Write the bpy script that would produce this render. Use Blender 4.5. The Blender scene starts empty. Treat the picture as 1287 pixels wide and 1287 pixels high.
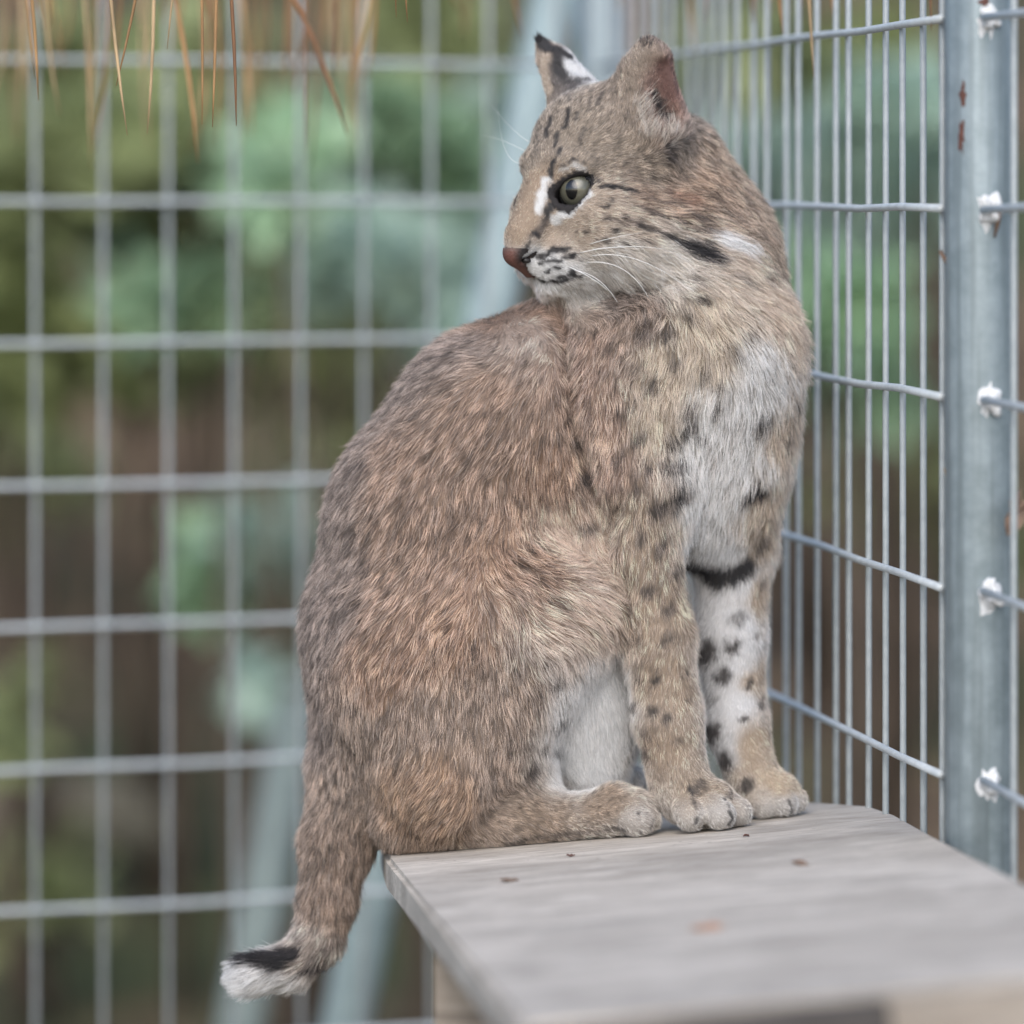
import bpy, math, random
import numpy as np
from mathutils import Vector, Matrix
from mathutils.bvhtree import BVHTree
from mathutils.kdtree import KDTree

# ------------------------------------------------------------------ camera, world, sun, exposure
scene = bpy.context.scene
C = scene.collection
R = math.radians
FPX, CX, HY = 7000.0, 643.5, 230.0        # focal length in photo pixels, principal column, horizon row
HC = 1.30                                 # camera height above the ground
cam = bpy.data.cameras.new('camera')
cam.sensor_width = 36.0
cam.lens = FPX / 1287 * 36.0
cam.shift_y = -(643.5 - HY) / 1287
cam.clip_end = 500
cam.dof.use_dof = True
cam.dof.focus_distance = 3.12
cam.dof.aperture_fstop = 4.2
cam_ob = bpy.data.objects.new('camera', cam)
cam_ob.location = (0, 0, HC); cam_ob.rotation_euler = (R(90), 0, 0)
C.objects.link(cam_ob); scene.camera = cam_ob

SUN_EL, SUN_AZ = 41, 186                  # azimuth of the sun, clockwise from +Y
world = bpy.data.worlds.new('World'); scene.world = world; world.use_nodes = True
wn, wl = world.node_tree.nodes, world.node_tree.links
sky = wn.new('ShaderNodeTexSky'); sky.sky_type = 'NISHITA'; sky.sun_disc = False
sky.sun_elevation = R(SUN_EL); sky.sun_rotation = R(SUN_AZ)
sky.air_density = 1.0; sky.dust_density = 2.0; sky.ozone_density = 1.2
wl.new(sky.outputs[0], wn['Background'].inputs['Color'])
wn['Background'].inputs['Strength'].default_value = 0.15
sun = bpy.data.lights.new('sun', 'SUN'); sun.energy = 1.5; sun.angle = R(60); sun.color = (1, .98, .95)
sun_ob = bpy.data.objects.new('sun', sun); C.objects.link(sun_ob); sun_ob.location = (0, 0, 8)
_d = Vector((math.sin(R(SUN_AZ)) * math.cos(R(SUN_EL)), math.cos(R(SUN_AZ)) * math.cos(R(SUN_EL)), math.sin(R(SUN_EL))))
sun_ob.rotation_euler = (-_d).to_track_quat('-Z', 'Y').to_euler()
vs = scene.view_settings
vs.view_transform = 'Standard'; vs.look = 'None'; vs.gamma = 1; vs.use_curve_mapping = False
vs.exposure = 0.72
scene.render.engine = 'CYCLES'
scene.cycles.use_denoising = True
scene.cycles.max_bounces = 12; scene.cycles.diffuse_bounces = 8; scene.cycles.transmission_bounces = 10
scene.cycles_curves.shape = 'RIBBONS'
scene.cycles_curves.subdivisions = 2

# ------------------------------------------------------------------ helpers
rng = np.random.default_rng(7)
random.seed(7)
S = 3.2 / FPX                             # metres to a photo pixel at the animal's distance

def P(px, py, dd=0.0, d=None):
    """a point seen at photo pixel (px, py); dd = pixels of depth behind 3.2 m"""
    if d is None: d = 3.2 + dd * S
    return np.array([(px - CX) / FPX * d, d, HC - (py - HY) / FPX * d])

def lin(r, g, b):
    f = lambda c: c / 12.92 if c <= .04045 else ((c + .055) / 1.055) ** 2.4
    return np.array([f(r / 255), f(g / 255), f(b / 255)])

def tag(o, label=None, cat=None, group=None, kind=None):
    for k, v in (('label', label), ('category', cat), ('group', group), ('kind', kind)):
        if v: o[k] = v
    return o

def empty(name, loc=(0, 0, 0)):
    o = bpy.data.objects.new(name, None); o.location = loc; o.empty_display_size = .05
    C.objects.link(o); return o

def mesh_obj(name, verts, faces, mat=None, parent=None, smooth=True):
    me = bpy.data.meshes.new(name)
    if isinstance(verts, np.ndarray): verts = verts.tolist()
    if isinstance(faces, np.ndarray): faces = faces.tolist()
    me.from_pydata(verts, [], faces); me.update()
    if smooth: me.polygons.foreach_set('use_smooth', [True] * len(me.polygons))
    if mat: me.materials.append(mat)
    return link(name, me, parent)

def link(name, me, parent=None):
    o = bpy.data.objects.new(name, me); C.objects.link(o)
    if parent: o.parent = parent; o.matrix_parent_inverse = parent.matrix_world.inverted() if False else Matrix.Translation(-Vector(parent.location))
    return o

def tube_data(pts, rad, n=8, caps=True):
    pts = [Vector(p) for p in pts]; m = len(pts)
    rad = [rad] * m if np.isscalar(rad) else rad
    vs_, fs = [], []
    ref = Vector((0, 0, 1))
    if abs((pts[-1] - pts[0]).normalized().dot(ref)) > .9: ref = Vector((1, 0, 0))
    for i, p in enumerate(pts):
        t = (pts[min(i + 1, m - 1)] - pts[max(i - 1, 0)]).normalized()
        a = t.cross(ref).normalized(); b = t.cross(a)
        for k in range(n):
            th = 2 * math.pi * k / n
            vs_.append(p + (a * math.cos(th) + b * math.sin(th)) * rad[i])
    for i in range(m - 1):
        for k in range(n):
            k2 = (k + 1) % n
            fs.append((i * n + k, i * n + k2, (i + 1) * n + k2, (i + 1) * n + k))
    if caps:
        fs.append(tuple(range(n - 1, -1, -1))); fs.append(tuple((m - 1) * n + k for k in range(n)))
    return [tuple(v) for v in vs_], fs

def tube(name, pts, rad, mat, parent=None, n=8):
    v, f = tube_data(pts, rad, n); return mesh_obj(name, v, f, mat, parent)

# ------------------------------------------------------------------ materials
def new_mat(name):
    m = bpy.data.materials.new(name); m.use_nodes = True
    nt = m.node_tree; return m, nt, nt.nodes['Principled BSDF']

def ramp(nt, fac, stops):
    r = nt.nodes.new('ShaderNodeValToRGB')
    el = r.color_ramp.elements
    while len(el) < len(stops): el.new(.5)
    for e, (p, c) in zip(el, stops): e.position = p; e.color = (*c, 1)
    nt.links.new(fac, r.inputs[0]); return r.outputs[0]

def noise(nt, scale, detail=4, rough=.55, vec=None, stretch=None):
    n = nt.nodes.new('ShaderNodeTexNoise')
    n.inputs['Scale'].default_value = scale; n.inputs['Detail'].default_value = detail; n.inputs['Roughness'].default_value = rough
    if vec is None:
        tc = nt.nodes.new('ShaderNodeTexCoord'); vec = tc.outputs['Object']
    if stretch:
        mp = nt.nodes.new('ShaderNodeMapping'); mp.inputs['Scale'].default_value = stretch
        nt.links.new(vec, mp.inputs[0]); vec = mp.outputs[0]
    nt.links.new(vec, n.inputs['Vector']); return n.outputs['Fac']

def mixc(nt, fac, a, b, mode='MIX'):
    m = nt.nodes.new('ShaderNodeMix'); m.data_type = 'RGBA'; m.blend_type = mode
    for s, v in ((0, fac), (6, a), (7, b)):
        if isinstance(v, (int, float)): m.inputs[s].default_value = v
        elif isinstance(v, tuple): m.inputs[s].default_value = (*v, 1) if len(v) == 3 else v
        else: nt.links.new(v, m.inputs[s])
    return m.outputs[2]

def bump(nt, bs, h, strength=.3, dist=.002):
    b = nt.nodes.new('ShaderNodeBump'); b.inputs['Strength'].default_value = strength; b.inputs['Distance'].default_value = dist
    nt.links.new(h, b.inputs['Height']); nt.links.new(b.outputs[0], bs.inputs['Normal'])

def galvanised(name, a=(.30, .36, .40), b=(.50, .56, .60), scale=60, metal=.55, rough=.42, streak=True):
    m, nt, bs = new_mat(name)
    n1 = noise(nt, scale, 5, .65); n2 = noise(nt, scale * 2.5, 3, stretch=(1, 1, .03))
    c = ramp(nt, n1, [(.3, a), (.7, b)])
    if streak: c = mixc(nt, ramp(nt, n2, [(.45, (0, 0, 0)), (.65, (.6, .6, .6))]), c, tuple(x * .7 for x in a))
    nt.links.new(c, bs.inputs['Base Color'])
    bs.inputs['Metallic'].default_value = metal
    rr = nt.nodes.new('ShaderNodeMapRange'); rr.inputs[3].default_value = rough - .1; rr.inputs[4].default_value = rough + .18
    nt.links.new(n1, rr.inputs[0]); nt.links.new(rr.outputs[0], bs.inputs['Roughness'])
    bump(nt, bs, n1, .15, .0006)
    return m

def plain(name, col, rough=.6, metal=0, var=.25, scale=30):
    m, nt, bs = new_mat(name)
    n = noise(nt, scale, 4)
    c = ramp(nt, n, [(.25, tuple(max(0, x * (1 - var)) for x in col)), (.75, tuple(min(1, x * (1 + var)) for x in col))])
    nt.links.new(c, bs.inputs['Base Color']); bs.inputs['Roughness'].default_value = rough; bs.inputs['Metallic'].default_value = metal
    return m

M = {}
M['wire'] = galvanised('galvanised_wire', (.42, .46, .48), (.56, .60, .62), 90, .15, .5, False)
M['wire_shaded'] = galvanised('galvanised_wire_shaded', (.27, .30, .31), (.38, .41, .42), 90, .15, .55, False)  # darker wire copy: the uprights' weaker light is put into the colour
M['pole'] = galvanised('galvanised_pole', (.19, .235, .25), (.30, .355, .38), 70, .35, .48)
M['zinc'] = plain('zinc_weld', (.62, .63, .64), .75, .1, .35, 700)
M['rust'] = plain('rust_stain', (.10, .045, .035), .9, 0, .5, 200)
M['needle'] = plain('dry_pine_needle', (.36, .21, .095), .55, 0, .45, 25)
M['dryleaf'] = plain('dry_leaf', (.17, .11, .075), .8, 0, .4, 80)

def wood(name, a, b, dark, pale):
    m, nt, bs = new_mat(name)
    g = noise(nt, 16, 8, .68, stretch=(.30, 1, 1))       # weathering drawn out along the grain
    g2 = noise(nt, 330, 4, .6, stretch=(.035, 1, 1))     # fine grain lines
    st = noise(nt, 9, 5, .65); sc = noise(nt, 34, 6, .7, stretch=(.5, 1, 1)); dot = noise(nt, 240, 2, .5)
    c = ramp(nt, g, [(.34, a), (.64, b)])
    c = mixc(nt, ramp(nt, sc, [(.54, (0, 0, 0)), (.70, (.75, .75, .75))]), c, pale)
    c = mixc(nt, ramp(nt, g2, [(.50, (0, 0, 0)), (.72, (.8, .8, .8))]), c, dark)
    c = mixc(nt, ramp(nt, st, [(.50, (0, 0, 0)), (.68, (.55, .55, .55))]), c, tuple(x * .66 for x in a))
    c = mixc(nt, ramp(nt, dot, [(.68, (0, 0, 0)), (.76, (.7, .7, .7))]), c, dark)
    nt.links.new(c, bs.inputs['Base Color']); bs.inputs['Roughness'].default_value = .8
    bump(nt, bs, g2, .5, .0012)
    return m
M['board'] = wood('weathered_plywood', (.33, .295, .255), (.56, .51, .45), (.16, .135, .11), (.67, .62, .555))
M['beam'] = wood('weathered_timber', (.24, .205, .17), (.38, .335, .29), (.12, .10, .085), (.44, .40, .36))

# ------------------------------------------------------------------ board (tilted a little, as found)
BA, BB, BH = .09, -.03, .2817
def board_z(x, y): return HC - BH + BA * x + BB * y
def on_board(px, py):
    d = FPX * BH / (py - HY + FPX * BB + BA * (px - CX))
    x = (px - CX) / FPX * d
    return (x, d, board_z(x, d))
platform = empty('wooden_platform', (.12, 2.8, 0))
tag(platform, 'weathered grey wooden platform with a bobcat sitting on its end', 'platform')
def slab(name, poly, thick, mat, parent, bev=.0025):
    n = len(poly)
    me = bpy.data.meshes.new(name)
    v = [tuple(p) for p in poly] + [(p[0], p[1], p[2] - thick) for p in poly]
    f = [tuple(range(n)), tuple(range(2 * n - 1, n - 1, -1))] + [(i, i + n, (i + 1) % n + n, (i + 1) % n) for i in range(n)]
    me.from_pydata(v, [], f); me.update()
    import bmesh
    bm = bmesh.new(); bm.from_mesh(me); bmesh.ops.recalc_face_normals(bm, faces=bm.faces)
    if bev: bmesh.ops.bevel(bm, geom=bm.edges[:], offset=bev, segments=2, affect='EDGES')
    bm.to_mesh(me); bm.free(); me.materials.append(mat)
    return link(name, me, parent)
def bxy(x, y): return (x, y, board_z(x, y))
A_ = on_board(486, 1079); E_ = on_board(656, 1290); F_ = on_board(1290, 1230)
dirF = (Vector(F_) - Vector(E_)).normalized()
G_ = Vector(E_) + dirF * .284
poly = [E_, tuple(bxy(G_.x, G_.y)), on_board(1400, 1166), on_board(1290, 1110), on_board(1180, 1053), on_board(1128, 1024), on_board(1095, 1013), on_board(1012, 1007), bxy(-.055, 3.335), bxy(-.078, 3.30), A_]
slab('board', poly, .019, M['board'], platform)
def beam(name, p0, p1, w, h, mat, parent):
    p0, p1 = Vector(p0), Vector(p1); t = (p1 - p0).normalized()
    up = Vector((0, 0, 1)) if abs(t.z) < .9 else Vector((0, 1, 0))
    s = t.cross(up).normalized() * w / 2; u = s.cross(t).normalized() * h / 2
    v = [tuple(p + a * s + b * u) for p in (p0, p1) for a, b in ((-1, -1), (1, -1), (1, 1), (-1, 1))]
    f = [(0, 1, 2, 3), (7, 6, 5, 4), (0, 4, 5, 1), (1, 5, 6, 2), (2, 6, 7, 3), (3, 7, 4, 0)]
    o = mesh_obj(name, v, f, mat, parent, smooth=False)
    return o
def leg(x, y):
    beam('leg', (x, y, 0), (x, y, board_z(x, y) - .0205), .038, .038, M['beam'], platform)
leg(-.02, 2.82); leg(-.02, 3.20); leg(.225, 2.50); leg(.175, 3.05)
def rail(x0, y0, x1, y1):
    beam('rail', (x0, y0, board_z(x0, y0) - .05), (x1, y1, board_z(x1, y1) - .05), .03, .058, M['beam'], platform)
rail(.005, 2.84, .005, 3.18); rail(.02, 2.365, .25, 2.365); rail(.222, 2.53, .178, 3.02)

M['edge_dark'] = wood('shade_dark_edge', (.055, .05, .048), (.105, .095, .09), (.03, .026, .024), (.15, .14, .13))  # shade of the front face put into the strip's dark wood colour
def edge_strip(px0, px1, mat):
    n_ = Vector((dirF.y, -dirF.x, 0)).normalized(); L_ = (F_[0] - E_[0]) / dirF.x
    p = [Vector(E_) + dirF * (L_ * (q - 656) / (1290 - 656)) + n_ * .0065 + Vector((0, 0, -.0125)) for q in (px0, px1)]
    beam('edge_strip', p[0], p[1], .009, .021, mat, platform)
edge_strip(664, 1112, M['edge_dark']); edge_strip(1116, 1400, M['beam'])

# ------------------------------------------------------------------ fences
MESHW, MESHH, WR = .0508, .1016, .0021
PD = 2.976
pole_xy = Vector(((1232 - CX) / FPX * PD, PD))
dirR = Vector((-.1419, 1)).normalized()
ang = R(23)
dirB = Vector((math.cos(ang), math.sin(ang)))
b0 = Vector(((45 - CX) / FPX * 4.0, 4.0))
r0 = Vector((.2369, PD))
# corner where the two runs meet
det = dirB.x * -dirR.y + dirR.x * dirB.y
dx_, dy_ = r0.x - b0.x, r0.y - b0.y
tB = (dx_ * -dirR.y + dirR.x * dy_) / det
corner = b0 + dirB * tB
Z0, Z1 = HC + .088 - MESHH * 12, HC + .088 + MESHH * 5
def fence(name, start, direction, s0, s1, voff, label, lean=0.0, hjit=.0008):
    root = empty(name, (start.x, start.y, 0)); tag(root, label, 'fence', 'welded wire mesh fence panels')
    nrm = Vector((-direction.y, direction.x))
    if nrm.y > 0: nrm = -nrm
    vdat = None; k = 0
    s = voff + math.ceil((s0 - voff) / MESHW) * MESHW
    s = max(s, voff) if voff > .04 else s
    while s <= s1:
        p = start + direction * s
        if vdat is None:
            v, f = tube_data([(0, 0, Z0 - .03), (0, 0, (Z0 + Z1) / 2), (0, 0, Z1)], WR * .88, 8)
            me = bpy.data.meshes.new('upright_wire'); me.from_pydata(v, [], f); me.update()
            me.polygons.foreach_set('use_smooth', [True] * len(me.polygons)); me.materials.append(M['wire_shaded']); vdat = me
        o = link('upright_wire', vdat, root); o.matrix_parent_inverse = Matrix()
        o.location = (p.x - start.x + random.gauss(0, hjit), p.y - start.y, 0)
        o.rotation_euler = (0, lean + random.gauss(0, .0004), 0)
        s += MESHW
    z = Z0
    while z <= Z1 + .001:
        pts = []
        n = max(2, int((s1 - s0) / .1))
        for i in range(n + 1):
            q = start + direction * (s0 + (s1 - s0) * i / n) + nrm * (2 * WR)
            pts.append((q.x, q.y, z + random.gauss(0, .0006)))
        tube('level_wire', pts, WR * 1.06, M['wire'], root, 8)
        z += MESHH
    return root
f_back = fence('wire_fence', b0, dirB, -1.5, tB - .02, 0, 'wire mesh fence panel behind the bobcat, seen nearly square on')
f_right = fence('wire_fence', r0, dirR, .015, (corner - r0).length - .02, .026, 'wire mesh fence panel running from the galvanised pole back to the corner')
nearR = Vector((pole_xy.x + .004, PD - .021))
f_near = fence('wire_fence', nearR, -dirR, 0.0, .75, .052, 'wire mesh fence panel welded to the front of the galvanised pole')

def post(name, xy, r, z0, z1, mat, lean=0):
    o = tube(name, [(0, 0, z0), (0, 0, (z0 + z1) / 2), (0, 0, z1)], r, mat, None, 48)
    o.location = (xy.x, xy.y, 0); return o
pole = empty('fence_post', (pole_xy.x, pole_xy.y, 0))
tag(pole, 'thick galvanised steel fence pole with white weld blobs and rust streaks', 'post')
PR = .0183
pt = tube('tube', [(pole_xy.x, pole_xy.y, 0), (pole_xy.x, pole_xy.y, 1.2), (pole_xy.x, pole_xy.y, 2.0)], PR, M['pole'], pole, 64)
cp = empty('fence_post', (corner.x, corner.y, 0)); tag(cp, 'galvanised corner pole hidden mostly behind the bobcat', 'post')
tube('tube', [(corner.x, corner.y, 0), (corner.x, corner.y, 2.0)], .019, M['pole'], cp, 32)

def blob(name, c, r, mat, parent, seed, squash=(1, 1, 1), sub=2, amp=.3):
    import bmesh
    bm = bmesh.new(); bmesh.ops.create_icosphere(bm, subdivisions=sub, radius=1)
    rr = np.random.default_rng(seed)
    ph = rr.uniform(0, 6.28, (4, 3)); fr = rr.uniform(1.5, 4, (4, 3))
    for v in bm.verts:
        n = v.co.copy(); k = 1 + amp * sum(math.sin(n.x * fr[i][0] + ph[i][0]) * math.sin(n.y * fr[i][1] + ph[i][1]) * math.sin(n.z * fr[i][2] + ph[i][2]) for i in range(4)) / 2
        v.co = Vector((n.x * squash[0], n.y * squash[1], n.z * squash[2])) * r * k + Vector(c)
    me = bpy.data.meshes.new(name); bm.to_mesh(me); bm.free()
    me.polygons.foreach_set('use_smooth', [True] * len(me.polygons)); me.materials.append(mat)
    return link(name, me, parent)
zinc_spots = []
z = Z0; i = 0
while z < Z1:
    if z > .5:
        blob('weld_blob', (pole_xy.x + .004, pole_xy.y - PR - .0015, z - .0005), .0052, M['zinc'], pole, i, (1.0, .5, 1.05 + .35 * (i % 2)), 3, .8)
        zinc_spots.append((z, i))
    z += MESHH; i += 1
def patch_on_pole(name, px, py, w, h, mat, seed):
    """a thin flake lying on the tube's surface"""
    rr = np.random.default_rng(seed); cx0 = P(px, py, d=PD - PR)
    s = max(-.95, min(.95, (cx0[0] - pole_xy.x) / PR)); a0 = math.asin(s)
    n = 18; vv, ff = [], []
    rows = [0.0, .55, 1.0]
    for q, rad in enumerate(rows):
        for k in range(n):
            th = 2 * math.pi * k / n; j = 1 + (.35 * rr.normal() if rad == 1.0 else 0) * .7
            a = a0 + math.cos(th) * w * rad * j / PR; zz = cx0[2] + math.sin(th) * h * rad * j
            e = PR + (.0006 if rad < 1 else .0001)
            vv.append((pole_xy.x + math.sin(a) * e, pole_xy.y - math.cos(a) * e, zz))
    for q in range(2):
        for k in range(n): ff.append((q * n + k, q * n + (k + 1) % n, (q + 1) * n + (k + 1) % n, (q + 1) * n + k))
    return mesh_obj(name, vv, ff, mat, pole)
for z_, i_ in zinc_spots:
    patch_on_pole('zinc_smear', CX + (pole_xy.x + .003) / (PD - PR) * FPX, HY + (HC - z_ + .0015) / (PD - PR) * FPX, .0058, .0085, M['zinc'], 40 + i_)
patch_on_pole('rust_patch', 1211, 118, .0016, .0085, M['rust'], 3)
patch_on_pole('rust_patch', 1209, 170, .0019, .0085, M['rust'], 4)
patch_on_pole('rust_patch', 1238, 3, .0030, .0022, M['rust'], 5)

# ================================================================== the bobcat
# body surface: a distance field of blended round cones and ellipsoids, meshed by surface nets
VOX = .0018
LO = np.array(P(250, 1300, -190)); HI = np.array(P(1060, 15, 190))
LO, HI = np.minimum(LO, HI) - .012, np.maximum(LO, HI) + .012
NS = np.ceil((HI - LO) / VOX).astype(int) + 1
AX = [(LO[i] + VOX * np.arange(NS[i])).astype(np.float32) for i in range(3)]

class Field:
    def __init__(self): self.d = np.full(NS, .08, np.float32)
    def box(self, lo, hi, pad):
        i0 = np.maximum(0, np.floor((np.array(lo) - pad - LO) / VOX).astype(int)); i1 = np.minimum(NS, np.ceil((np.array(hi) + pad - LO) / VOX).astype(int) + 1)
        sl = tuple(slice(a, max(a + 1, b)) for a, b in zip(i0, i1))
        g = [AX[0][sl[0]][:, None, None], AX[1][sl[1]][None, :, None], AX[2][sl[2]][None, None, :]]
        return sl, g
    def put(self, sl, e, k, sub=False):
        a = self.d[sl]
        if sub:
            e = -e; h = np.clip(.5 - .5 * (e - a) / k, 0, 1) if k > 0 else None
            self.d[sl] = np.maximum(a, e) if k <= 0 else e * (1 - h) + a * h + k * h * (1 - h)
        else:
            h = np.clip(.5 + .5 * (e - a) / k, 0, 1)
            self.d[sl] = e * (1 - h) + a * h - k * h * (1 - h)
    def blur(self, w, passes):
        for _ in range(passes):
            for ax in range(3):
                n = self.d.shape[ax]; pad = [(0, 0)] * 3; pad[ax] = (w // 2 + 1, w // 2)
                cs = np.cumsum(np.pad(self.d, pad, mode='edge'), axis=ax, dtype=np.float64)
                hi = [slice(None)] * 3; lo = [slice(None)] * 3; hi[ax] = slice(w, w + n); lo[ax] = slice(0, n)
                self.d = ((cs[tuple(hi)] - cs[tuple(lo)]) / w).astype(np.float32)
    def cone(self, p, q, ra, rb, k=18, sub=False):
        p, q = np.array(p, float), np.array(q, float); ra, rb, k = ra * S, rb * S, k * S
        sl, g = self.box(np.minimum(p - ra, q - rb), np.maximum(p + ra, q + rb), 2 * k + .008)
        ba = q - p; L2 = max(ba @ ba, 1e-9)
        t = np.clip(((g[0] - p[0]) * ba[0] + (g[1] - p[1]) * ba[1] + (g[2] - p[2]) * ba[2]) / L2, 0, 1)
        e = np.sqrt((g[0] - p[0] - t * ba[0]) ** 2 + (g[1] - p[1] - t * ba[1]) ** 2 + (g[2] - p[2] - t * ba[2]) ** 2) - (ra + (rb - ra) * t)
        self.put(sl, e.astype(np.float32), k, sub)
    def ell(self, c, axes, rad, k=18, sub=False):
        c = np.array(c, float); A = np.array(axes, float); rad = np.array(rad, float) * S; k = k * S
        m = rad.max(); sl, g = self.box(c - m, c + m, 2 * k + .008)
        d = [g[i] - c[i] for i in range(3)]
        l = [(d[0] * A[j][0] + d[1] * A[j][1] + d[2] * A[j][2]) for j in range(3)]
        k0 = np.sqrt(sum((l[j] / rad[j]) ** 2 for j in range(3))); k1 = np.sqrt(sum((l[j] / rad[j] ** 2) ** 2 for j in range(3))) + 1e-6
        self.put(sl, (k0 * (k0 - 1) / k1).astype(np.float32), k, sub)

AXW = np.eye(3)
def nrm_(v): v = np.array(v, float); return v / (np.linalg.norm(v) + 1e-12)

# head frame: u forward (nose), v up, w to the animal's left
YAW = R(40)
HO = P(764, 200, 0)
HU = np.array([-math.cos(YAW), -math.sin(YAW), 0]); HV = np.array([0, 0, 1.0]); HW = np.array([math.sin(YAW), -math.cos(YAW), 0])
def H(u, v, w): return HO + (HU * u + HV * v + HW * w) * S
HAX = [HU, HV, HW]
EYE_R = 28.0
EYES = {1: H(75, -39, 34), -1: H(75, -39, -34)}
def gaze_frame(s):
    g = nrm_(HU * 1.0 + HW * s * .52 + HV * .03)
    side = nrm_(np.cross(g, HV)) ; up = np.cross(side, g)      # side points to the animal's right of the gaze
    return g, side, up

def build_field():
    f = Field()
    c = lambda a, b, ra, rb, k=22: f.cone(P(*a), P(*b), ra, rb, k)
    # trunk
    c((482, 935, 45), (502, 790, 35), 92, 114, 40)
    c((502, 790, 35), (548, 650, 25), 114, 128, 40)
    c((548, 650, 25), (628, 540, 15), 128, 126, 40)
    c((628, 540, 15), (730, 500, 5), 126, 126, 40)
    c((730, 500, 5), (880, 480, 0), 126, 110, 40)
    c((650, 640, 25), (720, 780, 40), 110, 95, 50)             # belly
    c((720, 780, 30), (738, 880, 12), 95, 70, 50)
    c((738, 880, 12), (748, 968, 8), 70, 50, 40)
    c((800, 560, 10), (860, 660, 15), 100, 52, 50)
    c((900, 450, -8), (915, 580, 2), 104, 62, 50)              # chest
    c((915, 580, 2), (905, 670, 15), 62, 38, 40)
    c((880, 428, 8), (872, 318, 36), 110, 90, 50)              # neck
    c((872, 318, 36), (855, 192, 34), 86, 52, 50)
    c((872, 318, 36), (812, 240, 24), 84, 74, 50)
    # masses of the near shoulder and of both thighs
    c((775, 500, -45), (800, 620, -70), 68, 60, 60)
    c((530, 820, -30), (640, 790, -72), 108, 90, 60)
    c((640, 790, -72), (716, 775, -92), 90, 60, 50)
    c((632, 890, -72), (560, 985, -62), 62, 58, 50)
    c((530, 880, -30), (555, 970, -50), 96, 76, 60)
    c((530, 820, 95), (690, 800, 120), 100, 70, 60)
    f.blur(9, 3)
    # near shoulder and foreleg
    c((800, 610, -72), (797, 700, -78), 58, 50, 40)
    c((797, 700, -78), (826, 800, -78), 50, 43, 22)
    c((826, 800, -78), (840, 900, -75), 43, 40, 18)
    c((840, 900, -75), (852, 975, -72), 40, 38, 18)
    # far shoulder and foreleg
    c((930, 540, 45), (922, 690, 55), 66, 47, 40)
    c((922, 690, 55), (918, 800, 45), 47, 42, 20)
    c((918, 800, 45), (926, 910, 30), 42, 37, 18)
    c((926, 910, 30), (945, 975, 15), 37, 33, 18)
    # front paws: pad block and toes (cat faces right and towards us)
    c((862, 1000, -72), (895, 1012, -92), 37, 32, 12)
    for a, b in (((893, 1008, -112), (906, 1018, -130)), ((908, 1006, -88), (926, 1015, -98)), ((900, 1004, -64), (918, 1010, -66)), ((866, 1010, -110), (868, 1019, -130))):
        c((a[0], a[1] + 6, a[2]), (b[0], b[1] + 6, b[2]), 20.5, 19, 2)
    c((950, 990, 15), (978, 999, 2), 32, 29, 12)
    for a, b in (((972, 1000, -16), (986, 1006, -24)), ((980, 996, 2), (998, 1002, -2)), ((975, 993, 22), (992, 998, 22)), ((955, 1003, -14), (962, 1009, -22))):
        c((a[0], a[1] + 4, a[2]), (b[0], b[1] + 4, b[2]), 18.5, 17, 2)
    # near hind leg
    c((712, 780, -88), (636, 890, -76), 50, 54, 40)
    c((556, 985, -55), (508, 1030, -45), 56, 36, 22)
    c((510, 1034, -48), (640, 1035, -66), 33, 29, 14)
    c((640, 1035, -66), (770, 1022, -80), 29, 30, 12)
    c((775, 1018, -80), (795, 1020, -84), 33, 29, 10)
    for a, b in (((790, 1022, -104), (803, 1028, -112)), ((797, 1018, -86), (812, 1024, -88)), ((790, 1014, -66), (806, 1019, -66))):
        c((a[0], a[1] + 6, a[2]), (b[0], b[1] + 6, b[2]), 18.5, 18, 2)
    c((640, 925, -62), (668, 985, -56), 46, 32, 30)
    # far hind leg
    c((700, 800, 125), (620, 960, 110), 64, 50, 30)
    c((620, 960, 110), (560, 1000, 100), 50, 34, 20)
    c((560, 1010, 100), (760, 985, 50), 30, 27, 12)
    c((760, 985, 50), (785, 985, 40), 28, 25, 10)
    # tail
    c((455, 985, 35), (424, 1060, 25), 66, 42, 30)
    c((424, 1060, 25), (412, 1130, 15), 42, 31, 16)
    c((412, 1130, 15), (400, 1180, 8), 33, 28, 12)
    c((400, 1180, 8), (368, 1212, -2), 28, 25, 10)
    c((368, 1212, -2), (315, 1224, -10), 25, 22, 8)
    # head
    e = lambda p, r, k=18: f.ell(H(*p), HAX, r, k)
    hc = lambda a, b, ra, rb, k=14: f.cone(H(*a), H(*b), ra, rb, k)
    e((12, 4, 0), (92, 90, 84), 30)
    hc((82, -22, 0), (138, -96, 0), 40, 23, 26)                # bridge of the nose
    hc((136, -96, 0), (150, -117, 0), 21, 14, 12)
    hc((150, -117, 0), (120, -137, 0), 14, 13, 8)              # front of the nose slopes back to the lip
    for s in (1, -1):
        e((40, -78, s * 52), (64, 62, 50), 26)                 # cheek
        e((90, -129, s * 17), (36, 27, 24), 16)               # whisker pad
        e((78, -120, s * 34), (36, 34, 26), 26)
        hc((98, -6, s * 28), (82, -6, s * 54), 13, 12, 16)     # brow
        hc((100, -66, s * 36), (80, -64, s * 62), 14, 14, 14)   # below the eye
    for s in (1, -1):
        e((2, -92, s * 84), (62, 46, 30), 24)                  # cheek ruff
        hc((30, -128, s * 50), (-20, -122, s * 92), 24, 20, 20)
    hc((44, -146, 0), (76, -156, 0), 38, 24, 18)              # jaw, chin
    hc((76, -157, 0), (92, -162, 0), 25, 19, 10)
    # mouth line
    for s in (1, -1):
        f.cone(H(124, -146, s * 2), H(74, -151, s * 40), 3.4, 3.4, 3, sub=True)
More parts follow.
